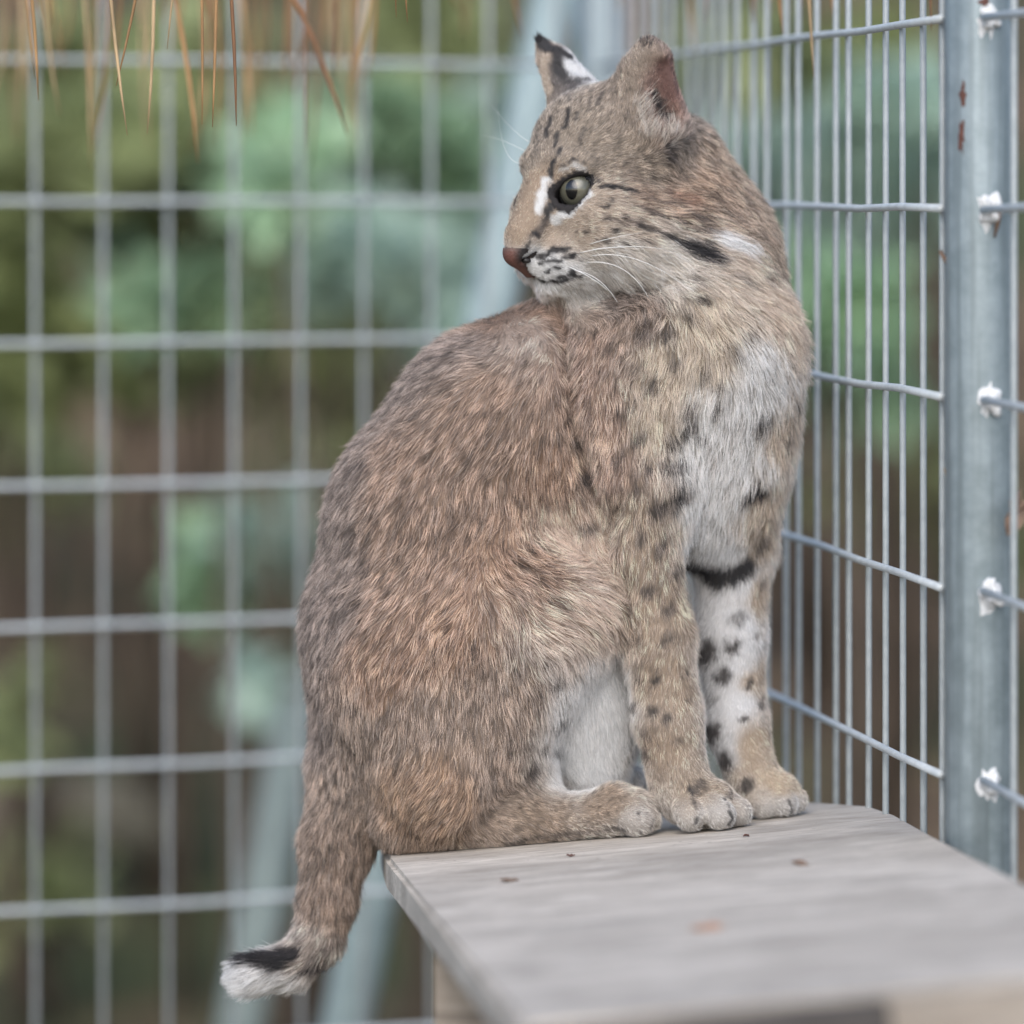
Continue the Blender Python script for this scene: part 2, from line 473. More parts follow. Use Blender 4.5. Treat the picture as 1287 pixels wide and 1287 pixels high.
    # eyes: socket, lid shell, almond opening
    for s in (1, -1):
        g, side, up = gaze_frame(s); E = EYES[s]
        f.ell(E, AXW, (32.5, 32.5, 32.5), 8)
        f.ell(E, AXW, (27.2, 27.2, 27.2), 1, sub=True)
        inner = -s * HW; ax = nrm_(side * (side @ inner)); ax = nrm_(ax - .80 * up)        # towards the inner corner, dipping
        ax = nrm_(ax - (ax @ g) * g); ay = np.cross(g, ax); ay = ay if ay @ up > 0 else -ay
        EY[s] = (g, ax, ay)
        sl, gr = f.box(E - 60 * S, E + 60 * S, 0)
        d = [gr[i] - E[i] for i in range(3)]
        lx = d[0] * ax[0] + d[1] * ax[1] + d[2] * ax[2]; ly = d[0] * ay[0] + d[1] * ay[1] + d[2] * ay[2]; lg = d[0] * g[0] + d[1] * g[1] + d[2] * g[2]
        al = almond(lx / S, ly / S) * S
        a3 = np.maximum(np.maximum(al, -(lg - 4 * S)), np.sqrt(d[0] ** 2 + d[1] ** 2 + d[2] ** 2) - 38 * S)
        f.put(sl, a3.astype(np.float32), 1.5 * S, sub=True)
    # nostril dents
    for s in (1, -1): f.cone(H(150, -126, s * 11), H(138, -121, s * 18), 3.6, 2.8, 3, sub=True)
    # ears: shells, cut before they join the head
    ear = Field()
    ear.cone(P(814, 162, -28), P(818, 74, -46), 54, 25, 10); ear.cone(P(818, 74, -46), P(815, 58, -46), 24, 10, 12)
    ear.cone(P(792, 150, -26), P(802, 92, -40), 40, 26, 12)
    ear.cone(P(822, 140, -98), P(822, 84, -90), 34, 22, 10, sub=True)
    ear.cone(P(836, 146, -66), P(834, 88, -72), 24, 14, 6, sub=True)
    ear.cone(P(836, 140, -84), P(832, 82, -84), 28, 16, 6, sub=True)
    f.d = smin(f.d, ear.d, 26 * S)
    ear = Field()
    ear.cone(P(722, 136, 50), P(696, 80, 60), 46, 24, 10); ear.cone(P(696, 80, 60), P(677, 48, 62), 24, 5, 8)
    ear.cone(P(680, 134, 60), P(668, 82, 72), 32, 18, 5, sub=True)
    f.d = smin(f.d, ear.d, 10 * S)
    return f

EY = {}
def almond(x, y):
    """signed distance (photo pixels) to the lid opening: x towards the inner corner, y up"""
    # two arcs meeting at (-27, 2) and (38, -6)
    x, y = x / 1.13, y / 1.13
    top = np.sqrt((x - 3) ** 2 + (y + 24) ** 2) - 36.0
    bot = np.sqrt((x - 7) ** 2 + (y - 22) ** 2) - 39.5
    return np.maximum(top, bot) * 1.13
def smin(a, b, k):
    h = np.clip(.5 + .5 * (b - a) / k, 0, 1); return b * (1 - h) + a * h - k * h * (1 - h)

def surface_nets(phi):
    ins = phi < 0
    n = np.array(phi.shape) - 1
    cnt = np.zeros(n, np.int8); acc = np.zeros((*n, 3), np.float32)
    off = [(i, j, k) for i in (0, 1) for j in (0, 1) for k in (0, 1)]
    sl = lambda o: tuple(slice(o[a], o[a] + n[a]) for a in range(3))
    for ax in range(3):
        for o in off:
            if o[ax]: continue
            o2 = list(o); o2[ax] = 1
            m = ins[sl(o)] != ins[sl(o2)]
            idx = np.nonzero(m)
            a, b = phi[sl(o)][idx], phi[sl(o2)][idx]
            t = a / (a - b)
            p = np.zeros((len(t), 3), np.float32) + np.array(o, np.float32); p[:, ax] += t
            cnt[idx] += 1; acc[idx] += p
    act = np.nonzero(cnt); ids = np.full(n, -1, np.int32); ids[act] = np.arange(len(act[0]))
    V = np.stack(act, 1) + acc[act] / cnt[act][:, None]
    V = LO + V * VOX
    quads = []
    for ax in range(3):
        b_, c_ = (ax + 1) % 3, (ax + 2) % 3
        s0 = [slice(None)] * 3; s1 = [slice(None)] * 3; s0[ax] = slice(0, -1); s1[ax] = slice(1, None)
        m = ins[tuple(s0)] != ins[tuple(s1)]
        i = np.stack(np.nonzero(m), 1)
        i = i[(i[:, b_] > 0) & (i[:, c_] > 0) & (i[:, b_] < n[b_]) & (i[:, c_] < n[c_])]
        flip = ins[tuple(s0)][tuple(i.T)]
        def cell(db, dc):
            j = i.copy(); j[:, b_] -= db; j[:, c_] -= dc; return ids[tuple(j.T)]
        q = np.stack([cell(1, 1), cell(0, 1), cell(0, 0), cell(1, 0)], 1)
        q[~flip] = q[~flip][:, ::-1]
        quads.append(q)
    Q = np.concatenate(quads); Q = Q[(Q >= 0).all(1)]
    return V, Q

def local_surface(lo, hi, vox):
    """the same surface meshed finer inside a small box"""
    global LO, HI, NS, AX, VOX
    keep = (LO, HI, NS, AX, VOX)
    LO, HI, VOX = np.array(lo), np.array(hi), vox
    NS = np.ceil((HI - LO) / VOX).astype(int) + 1; AX = [(LO[i] + VOX * np.arange(NS[i])).astype(np.float32) for i in range(3)]
    V, Q = surface_nets(build_field().d)
    LO, HI, NS, AX, VOX = keep
    return V, Q
_p = np.array([H(u, v, w) for u in (100, 178) for v in (-150, -88) for w in (-34, 34)])
NV, NQ = local_surface(_p.min(0), _p.max(0), .0008)
phi = build_field().d
BV, BQ = surface_nets(phi)
# keep clear of the board
def vnormals(V, Q):
    n = np.cross(V[Q[:, 2]] - V[Q[:, 0]], V[Q[:, 3]] - V[Q[:, 1]])
    N = np.zeros_like(V)
    for j in range(4): np.add.at(N, Q[:, j], n)
    return N / (np.linalg.norm(N, axis=1)[:, None] + 1e-12)
on = (BV[:, 0] > -.078) & (BV[:, 1] < 3.33)
BV[:, 2] = np.where(on, np.maximum(BV[:, 2], board_z(BV[:, 0], BV[:, 1]) + .0008), BV[:, 2])
BN = vnormals(BV, BQ)
if (BN * (BV - BV.mean(0))).sum(1).mean() < 0: BQ = BQ[:, ::-1]; BN = -BN
CAMP = Vector((0, 0, HC))
bvh = BVHTree.FromPolygons(BV.tolist(), BQ.tolist())
def hit(px, py):
    d = Vector(P(px, py, d=1.0)) - CAMP
    r = bvh.ray_cast(CAMP, d.normalized())
    if r[0] is None:
        r = bvh.find_nearest(Vector(P(px, py)))
    return np.array(r[0]), np.array(r[1])

# creases: where the turned neck folds against the back, behind the elbow, between thigh and belly
for pl, depth, sig in (([(700, 388), (711, 450), (716, 520), (734, 600), (750, 665)], .0150, .0065), ([(770, 640), (756, 690), (782, 740)], .009, .007)):
    h = [hit(*q)[0] for q in pl]; dmin = np.full(len(BV), 1.0)
    for a, q in zip(h[:-1], h[1:]):
        ba = q - a; t = np.clip(((BV - a) @ ba) / (ba @ ba), 0, 1); dmin = np.minimum(dmin, np.linalg.norm(BV - a - t[:, None] * ba, axis=1))
    BV = BV - BN * (depth * np.exp(-(dmin / sig) ** 2))[:, None]
BN = vnormals(BV, BQ)
bvh = BVHTree.FromPolygons(BV.tolist(), BQ.tolist())

cat = empty('bobcat', tuple(P(640, 1050, 0)))
tag(cat, 'young brown spotted bobcat sitting on the platform, head turned over its shoulder', 'bobcat')
NFUR = 420000

# ------------------------------------------------------------------ coat: lie of the hair, length, colour, markings and some painted-in shade
# hair guides on the near side (seen point -> direction across the view, hair length in mm); each is repeated on the far side
G_FLOW = [
 (560,450,-1,.6,14),(450,600,-.5,1,15),(600,560,-.6,1,16),(700,470,-.4,1,15),(400,800,-.05,1,15),(500,740,-.5,1,17),(600,680,-.35,1,17),(680,610,0,1,17),(735,650,.2,1,15),
 (560,780,-.3,1,18),(640,740,.4,1,20),(700,700,1,.5,23),(750,740,1,.45,24),(700,780,.9,.6,21),(770,790,.6,.8,19),(640,840,.1,1,17),(695,860,.4,1,18),(560,880,-.1,1,16),(450,900,0,1,15),
 (400,960,0,1,14),(600,950,-.15,1,13),(670,930,.1,1,14),(500,1020,-.3,1,14),(560,1005,-.6,.9,14),(640,1030,.8,.35,8),(740,1020,1,.2,6),(805,1020,1,.4,5),(740,900,.15,1,14),(745,965,.1,1,12),
 (430,1040,-.05,1,14),(412,1130,-.1,1,13),(400,1185,-.5,.9,13),(360,1215,-1,.3,15),(318,1226,-1,.25,17),
 (760,420,-.05,1,17),(760,520,-.2,1,16),(840,420,0,1,20),(900,400,.3,1,22),(960,380,.5,1,21),(985,450,.35,1,18),(820,500,-.25,1,17),(880,500,-.2,1,20),(930,480,.05,1,22),(930,560,-.1,1,24),(980,520,.1,1,18),
 (900,640,-.15,1,22),(945,640,-.2,1,17),(800,650,-.1,1,14),(810,720,-.15,1,11),(830,800,-.1,1,9),(840,900,.05,1,8),(855,960,.2,1,6.5),(890,1005,.8,.6,4.5),(922,1020,.7,.7,3.6),(870,1020,.5,.8,3.6),
 (915,700,0,1,11),(920,800,0,1,8),(925,900,0,1,7),(950,970,.4,1,5.5),(985,1000,.8,.5,4.5),
 (665,280,.2,-1,2.6),(660,250,.25,-1,2.6),(685,190,.25,-1,4),(702,140,.5,-1,5),(750,110,1,-.3,6),(722,200,.8,-.5,4),(770,200,1,-.1,6),(700,290,1,-.15,4),(750,280,1,.15,6.5),(800,260,1,.2,9),(850,280,1,.35,21),
 (800,330,1,.45,24),(880,310,1,.5,30),(915,300,.9,.6,28),(860,230,1,.4,13),(900,220,.7,.8,15),(940,260,.5,1,16),(970,310,.3,1,17),(850,190,.7,.7,11),(690,330,1,.15,3),(735,335,1,.3,6),(714,364,.7,.8,6),(740,368,.8,.7,18),
 (790,352,.8,.7,27),(890,160,.6,.8,12),(800,90,-.1,-1,4),(850,80,.2,-1,4),(785,130,0,-1,6),(840,110,.2,-1,3),(815,160,-.1,-.9,9),(845,165,.2,-.7,9),(690,90,-.3,-1,4),(725,100,.2,-.9,4.5)]
G_COL = [
 ((134,118,108),[(430,600),(400,800),(390,930),(500,490),(570,430),(415,690)]),
 ((153,127,107),[(600,520),(680,540),(600,640),(520,700),(500,600)]),
 ((160,129,105),[(690,600),(630,700),(560,800),(700,720),(480,850)]),
 ((186,164,146),[(740,715),(760,770),(720,690)]),
 ((152,132,116),[(560,920),(640,900),(470,930),(420,1000),(620,980)]),
 ((158,128,100),[(515,1010),(560,1000)]),
 ((146,126,106),[(680,1030),(770,1005)]),((176,168,160),[(800,1035)]),
 ((150,122,102),[(650,385),(625,392),(672,380),(690,392),(600,405),(705,420)]),
 ((148,128,112),[(750,405),(800,400),(775,430)]),((122,106,96),[(775,382),(800,378)]),
 ((238,240,242),[(745,895),(745,960),(770,930),(720,955),(755,880)]),
 ((140,118,100),[(430,1080),(412,1140)]),((165,150,138),[(380,1210)]),((225,225,225),[(300,1243),(340,1246),(284,1236)]),
 ((160,132,113),[(740,440),(760,540),(770,610),(730,500)]),
 ((186,170,150),[(880,420),(840,470),(820,540),(900,450)]),
 ((228,226,224),[(900,560),(950,480),(935,520),(890,640),(920,600),(885,690),(880,600)]),
 ((192,172,152),[(990,420),(980,560),(955,650)]),
 ((168,147,126),[(810,700),(815,780),(840,860),(830,940),(800,650),(850,760)]),
 ((168,148,126),[(885,998)]),((190,184,178),[(915,1030),(880,1035)]),
 ((232,232,234),[(895,770),(893,850),(900,910),(905,700),(920,820),(928,862),(915,885),(912,935),(932,780),(925,840),(930,740)]),
 ((178,157,134),[(953,760),(953,860),(955,930),(950,690),(940,950)]),((184,164,140),[(985,985)]),((190,186,182),[(990,1020)]),
 ((152,137,121),[(690,150),(740,140),(715,185),(780,180),(820,215),(670,200),(750,190)]),
 ((180,162,144),[(755,265),(800,285),(730,285),(700,300)]),((160,134,112),[(850,245),(900,240),(820,245)]),
 ((168,145,122),[(652,285),(662,250),(672,230)]),
 ((232,232,232),[(684,335),(694,346),(712,345)]),((222,218,212),[(718,366),(738,364),(760,350)]),((208,200,190),[(800,335),(770,318),(840,335)]),
((160,138,118),[(930,215),(968,295),(900,190)]),((146,132,120),[(880,160),(860,185)]),
 ((146,130,114),[(800,75),(785,110),(790,140)]),((150,116,104),[(840,100),(845,120)]),((126,112,104),[(855,90)]),
 ((176,156,138),[(680,80),(685,105)]),((58,52,54),[(700,78),(706,100)]),((228,230,234),[(722,84),(732,92)])]
DK, WH, MD = (34, 30, 32), (240, 240, 240), (88, 76, 70)
MARKS = [ # colour, radius (photo px), strength, polyline
 (DK,4,.95,[(717,138),(710,160)]),(DK,4,.9,[(693,148),(686,172)]),(DK,3.5,.9,[(702,168),(697,184)]),(DK,2.5,.7,[(730,128),(724,150)]),(DK,2.5,.6,[(678,170),(672,190)]),(DK,2.5,.6,[(707,120),(703,140)]),(DK,2.5,.5,[(745,122),(738,140)]),
 (DK,3,.7,[(760,114),(752,130)]),(DK,3,.7,[(721,110),(717,127)]),(DK,3,.7,[(681,140),(676,158)]),(DK,3,.6,[(735,160),(728,180)]),
 (DK,4,.95,[(705,188),(696,204),(692,219)]),(DK,2.2,.7,[(706,207),(720,201),(735,204)]),(DK,4.2,1,[(741,228),(754,226)]),(DK,3.4,1,[(755,236),(776,235),(800,241)]),
 (DK,4.5,1,[(692,258),(684,276)]),(MD,6,.8,[(684,280),(678,292)]),
 (WH,5,1,[(697,277),(712,268),(728,257),(741,241)]),(WH,6,1,[(686,226),(682,244),(677,264)]),(WH,3,.4,[(705,214),(722,209),(738,213)]),
 (DK,2,.8,[(756,263),(771,252)]),(DK,2,.75,[(738,284),(768,275)]),(DK,2,.75,[(725,291),(750,288)]),(DK,2,.5,[(782,252),(812,262)]),(DK,3.5,.9,[(773,292),(778,291)]),
 (MD,4,.8,[(783,273),(808,285)]),(DK,4,.8,[(806,286),(826,291)]),(DK,4.5,.95,[(832,295),(850,301),(868,310)]),(DK,13,1,[(874,314),(902,326)]),(MD,3.5,.8,[(800,262),(836,274),(858,284)]),(MD,3,.7,[(760,270),(790,284)]),(MD,3,.7,[(812,250),(846,262)]),(MD,5,.6,[(880,292),(915,300)]),(DK,3,.7,[(752,300),(790,306)]),(DK,2.6,.8,[(806,302),(820,303)]),(MD,6,.7,[(868,272),(892,280)]),((140,100,76),9,.6,[(845,248),(875,258)]),
 (DK,4.2,1,[(676,322),(694,316),(713,311)]),(DK,4.0,1,[(680,331),(700,327),(722,321)]),(DK,3.6,1,[(686,341),(704,337)]),(DK,4,.95,[(703,349),(720,344),(733,347)]),(DK,2,.8,[(728,330),(742,325)]),
 (DK,4,1,[(669,297),(675,296)]),(DK,3,.9,[(668,303),(663,313)]),(DK,3.4,1,[(664,345),(682,353),(702,354),(722,348)]),
 ((70,62,62),9,.8,[(846,200),(842,182)]),((70,56,54),7,.6,[(838,150),(842,168)]),(DK,4,.8,[(806,50),(824,47)]),
 (DK,6,.75,[(884,380),(890,385)]),(MD,8,.5,[(962,352),(968,360)]),(MD,8,.55,[(993,378),(998,386)]),(MD,7,.4,[(936,356),(946,362)]),(MD,7,.5,[(866,352),(880,358)])]
for q in """888 475 5 .8;849 463 6 .7;901 520 6 .75;818 493 6 .7;865 520 6 .7;881 559 5 .85;865 546 7 .8;844 564 7 .8;818 595 5 .8;854 594 6 .85;839 595 5 .8;854 631 10 .85;826 644 8 .8;924 540 6 .4;957 537 9 .7;898 579 7 .4
803 556 5 .7;810 422 7 .6;842 429 7 .6;868 409 5 .7;943 429 6 .45;986 560 6 .5;996 520 5 .5;726 563 7 .8;736 605 7 .95;741 667 6 .7;717 530 5 .6;790 520 5 .5;800 470 5 .5;780 580 6 .5;775 640 6 .55;800 620 6 .6;805 680 6 .6
885 824 12 .95;908 850 8 .9;921 814 7 .85;927 778 7 .6;943 859 4 .8;895 882 6 .5;935 905 4 .8;957 886 4 .7;893 923 9 .85;906 962 11 .85;937 988 6 .8;957 690 7 .8;950 800 4 .6;955 740 4 .5
824 856 5 .8;821 894 5 .8;797 895 5 .75;839 905 5 .75;813 925 5 .5;811 949 5 .7;839 804 5 .7;797 810 5 .5;803 856 4 .7;849 722 6 .7;832 690 6 .7;816 745 6 .7;842 768 6 .7;865 690 6 .6;860 850 4 .6;866 880 4 .5;852 930 4 .5
878 990 8 .7;918 1003 4 .6;702 915 7 .75;669 974 6 .7;715 892 6 .5;700 865 5 .5;690 838 5 .5;640 820 5 .4;610 850 5 .4;660 790 5 .4;620 780 5 .35;925 455 5 .5;905 495 5 .5;945 500 5 .5;970 480 5 .5""".replace('\n', ';').split(';'):
    x, y, r, k = map(float, q.split()); r *= 1.25; MARKS.append(((50, 42, 39), r, min(.95, k * 1.12), [(x - r * .4, y + r * .3), (x + r * .4, y - r * .3)], 1))
MARKS += [((112,74,68),12,.8,[(838,84),(843,116)]),(DK,6,.9,[(823,116),(829,130),(838,146)],1),((208,200,192),3,.8,[(812,122),(824,150)]),((208,200,192),3,.7,[(822,150),(834,172)]),((214,204,194),4.5,.8,[(803,128),(814,166)]),((208,200,192),4,.7,[(846,146),(848,178)]),((176,156,138),4,.8,[(779,118),(786,78),(800,58),(816,52)]),  # the dark stroke in the ear cup is painted-in shade
 (WH,10,1,[(912,304),(942,320)]),(DK,9,1,[(679,46),(694,66),(706,92)]),(DK,7,1,[(694,62),(716,70)]),(WH,8,1,[(717,82),(736,92)]),(DK,4,.8,[(712,104),(742,100)]),((186,168,150),7,.95,[(670,50),(680,85),(690,115)]),
 (DK,9,1,[(932,632),(958,621)]),(DK,15,1,[(868,738),(900,731),(938,716)]),(DK,5,.8,[(680,945),(703,952)]),
 (DK,2.5,.9,[(868,992),(875,1012),(875,1036)]),(DK,2.5,.9,[(911,1004),(917,1020),(917,1036)]),(DK,2.5,.9,[(803,1022),(808,1046)]),(DK,2.2,.8,[(990,1006),(994,1022)]),  # shade between the toes painted in as dark strokes
 (DK,15,1,[(300,1209),(345,1207)]),(DK,9,1,[(345,1206),(368,1200)]),(DK,7,.9,[(372,1224),(402,1216)]),(MD,6,.7,[(405,1196),(432,1186)]),(MD,5,.5,[(392,1160),(436,1152)]),(DK,5,.6,[(820,1038),(640,1060)])]

def back_hit(px, py):
    d = (Vector(P(px, py, d=1.0)) - CAMP).normalized()
    r = bvh.ray_cast(CAMP + d * 4.2, -d)
    return None if r[0] is None else np.array(r[0])

def hash3(i, seed):
    h = (i[..., 0].astype(np.uint32) * np.uint32(73856093)) ^ (i[..., 1].astype(np.uint32) * np.uint32(19349663)) ^ (i[..., 2].astype(np.uint32) * np.uint32(83492791)) ^ np.uint32(seed * 2654435761 % 2**32)
    h ^= h >> np.uint32(13); h *= np.uint32(1274126177); h ^= h >> np.uint32(16)
    return (h & np.uint32(0xffff)).astype(np.float32) / 65535.0
def vnoise(p, freq, seed=1):
    q = p * freq; i = np.floor(q).astype(np.int64) + 100000; f = (q - np.floor(q)); f = f * f * (3 - 2 * f)
    out = 0
    for a in (0, 1):
        for b in (0, 1):
            for c_ in (0, 1):
                w = (f[:, 0] if a else 1 - f[:, 0]) * (f[:, 1] if b else 1 - f[:, 1]) * (f[:, 2] if c_ else 1 - f[:, 2])
                out = out + w * hash3(i + np.array([a, b, c_]), seed)
    return out

gp, gd, gl = [], [], []
for x, y, dx, dy, L in G_FLOW:
    v = nrm_((dx, 0, -dy))
    for h in (hit(x, y)[0], back_hit(x, y)):
        if h is not None: gp.append(h); gd.append(v); gl.append(L * .001)
gp, gd, gl = np.array(gp), np.array(gd), np.array(gl)
cp_, cc_ = [], []
for col, pts in G_COL:
    for x, y in pts:
        for h in (hit(x, y)[0], back_hit(x, y)):
            if h is not None: cp_.append(h); cc_.append(lin(*col))
cp_, cc_ = np.array(cp_), np.array(cc_)

def idw(X, ctr, vals, power, eps):
    out = np.zeros((len(X), vals.shape[1]))
    for a in range(0, len(X), 20000):
        d2 = ((X[a:a + 20000, None, :] - ctr[None]) ** 2).sum(2) + eps * eps
        w = d2 ** (-power / 2); w /= w.sum(1)[:, None]; out[a:a + 20000] = w @ vals
    return out
def base_colour(X):
    wob = np.stack([vnoise(X, 90, s) for s in (3, 4, 5)], 1) - .5      # uneven borders
    return idw(X + wob * .012, cp_, cc_, 4.5, .006)
segs = []
for col, r, k, pl, *soft in MARKS:
    pts = [hit(*q)[0] for q in pl]
    if len(pts) == 1: pts = pts * 2
    for a, b in zip(pts[:-1], pts[1:]): segs.append((np.array(a), np.array(b), r * S, k, lin(*col), 1.02 if soft else .7))
def paint(X, col):
    wob = (np.stack([vnoise(X, 260, s) for s in (6, 7, 8)], 1) - .5) * .0035
    Xw = X + wob
    wob2 = (np.stack([vnoise(X, 420, s) for s in (26, 27, 28)], 1) - .5) * .0032
    for a, b, r, k, c, sf in segs:
        lo, hi = np.minimum(a, b) - 2 * r - .001, np.maximum(a, b) + 2 * r + .001
        m = np.nonzero(((Xw > lo) & (Xw < hi)).all(1))[0]
        if not len(m): continue
        x = Xw[m] + (wob2[m] if sf > 1 else 0); ba = b - a; t = np.clip(((x - a) @ ba) / (ba @ ba + 1e-12), 0, 1)
        d = np.linalg.norm(x - a - t[:, None] * ba, axis=1) / r
        w = np.clip((1 + sf / 2 - d) / sf, 0, 1) * k
        col[m] = col[m] * (1 - w[:, None]) + c * w[:, None]
    return col
def eye_region(X):
    """black rim of the lids (1) and bare skin (True)"""
    rim = np.zeros(len(X)); bare = np.zeros(len(X), bool)
    for s in (1, -1):
        g, ax, ay = EY[s]; d = X - EYES[s]
        near = np.linalg.norm(d, axis=1) < 48 * S
        al = almond(d @ ax / S, d @ ay / S); front = (d @ g) > -6 * S
        m = near & front
        rim[m] = np.maximum(rim[m], np.clip((5.0 - al[m] + 2.0 * np.clip((d[m] @ ay) / (14 * S), 0, 1) + 3.0 * np.clip((d[m] @ ax) / (30 * S), 0, 1)) / 2.5, 0, 1)); bare |= m & (al < 2.2)
        bare |= np.linalg.norm(d, axis=1) < 23.5 * S
    return rim, bare
def nose_region(X):
    d = X - HO; u, v, w = d @ HU / S, d @ HV / S, np.abs(d @ HW / S)
    k = np.clip((-112 - v) / 28, 0, 1)
    return (w < 19 - 11 * k) & (v < -109) & (v > -147) & (u > 138 + (v + 114) * 1.05 - w * .35)

def coat_colour(X):
    col = paint(X, base_colour(X))
    rim, _ = eye_region(X); col = col * (1 - rim[:, None]) + lin(24, 20, 22) * rim[:, None]
    return col

vcol = coat_colour(BV)
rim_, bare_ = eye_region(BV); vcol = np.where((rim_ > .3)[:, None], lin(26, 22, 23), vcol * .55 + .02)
nz = nose_region(BV)

# body skin mesh
m_skin, nt, bs = new_mat('bobcat_undercoat')
at = nt.nodes.new('ShaderNodeAttribute'); at.attribute_name = 'coat'
nt.links.new(at.outputs['Color'], bs.inputs['Base Color']); bs.inputs['Roughness'].default_value = .8
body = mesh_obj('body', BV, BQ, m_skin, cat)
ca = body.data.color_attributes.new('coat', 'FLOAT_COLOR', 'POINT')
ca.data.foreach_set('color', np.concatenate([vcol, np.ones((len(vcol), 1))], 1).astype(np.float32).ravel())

# nose leather: the body's own surface, a little proud
NN = vnormals(NV, NQ)
if (NN @ HU).mean() < 0: NQ = NQ[:, ::-1]; NN = -NN
nf = NQ[nose_region(NV)[NQ].all(1)]
ids_, inv = np.unique(nf, return_inverse=True)
m_nose, nt, bs = new_mat('nose_leather')
n1 = noise(nt, 900, 3); at = nt.nodes.new('ShaderNodeAttribute'); at.attribute_name = 'leather'
nt.links.new(mixc(nt, .6, at.outputs['Color'], ramp(nt, n1, [(.3, (.75, .75, .75)), (.7, (1, 1, 1))]), 'MULTIPLY'), bs.inputs['Base Color'])
bs.inputs['Roughness'].default_value = .58; bump(nt, bs, n1, .8, .0006)
nose = mesh_obj('nose', NV[ids_] + NN[ids_] * .0006, inv.reshape(-1, 4), m_nose, cat)
_d = NV[ids_] - HO; _w = np.abs(_d @ HW / S); _v = _d @ HV / S
_e = np.clip((_w - (10 - 6 * np.clip((-112 - _v) / 28, 0, 1))) / 6, 0, 1)[:, None]; _t = np.clip((_v + 116) / 6, 0, 1)[:, None]
lc = (lin(100, 66, 58) * (1 - _t) + lin(100, 82, 74) * _t) * (1 - _e) + lin(30, 24, 24) * _e
ca = nose.data.color_attributes.new('leather', 'FLOAT_COLOR', 'POINT')
ca.data.foreach_set('color', np.concatenate([lc, np.ones((len(lc), 1))], 1).astype(np.float32).ravel())
m_dark = plain('nostril_shade', (.012, .010, .010), .5)  # dark colour stands in for the shade inside the nostrils
for s in (1, -1):
    blob('nostril', H(145, -126, s * 13), .0022, m_dark, nose, 5 + s, (1.3, 1.3, .8), 2, .1)

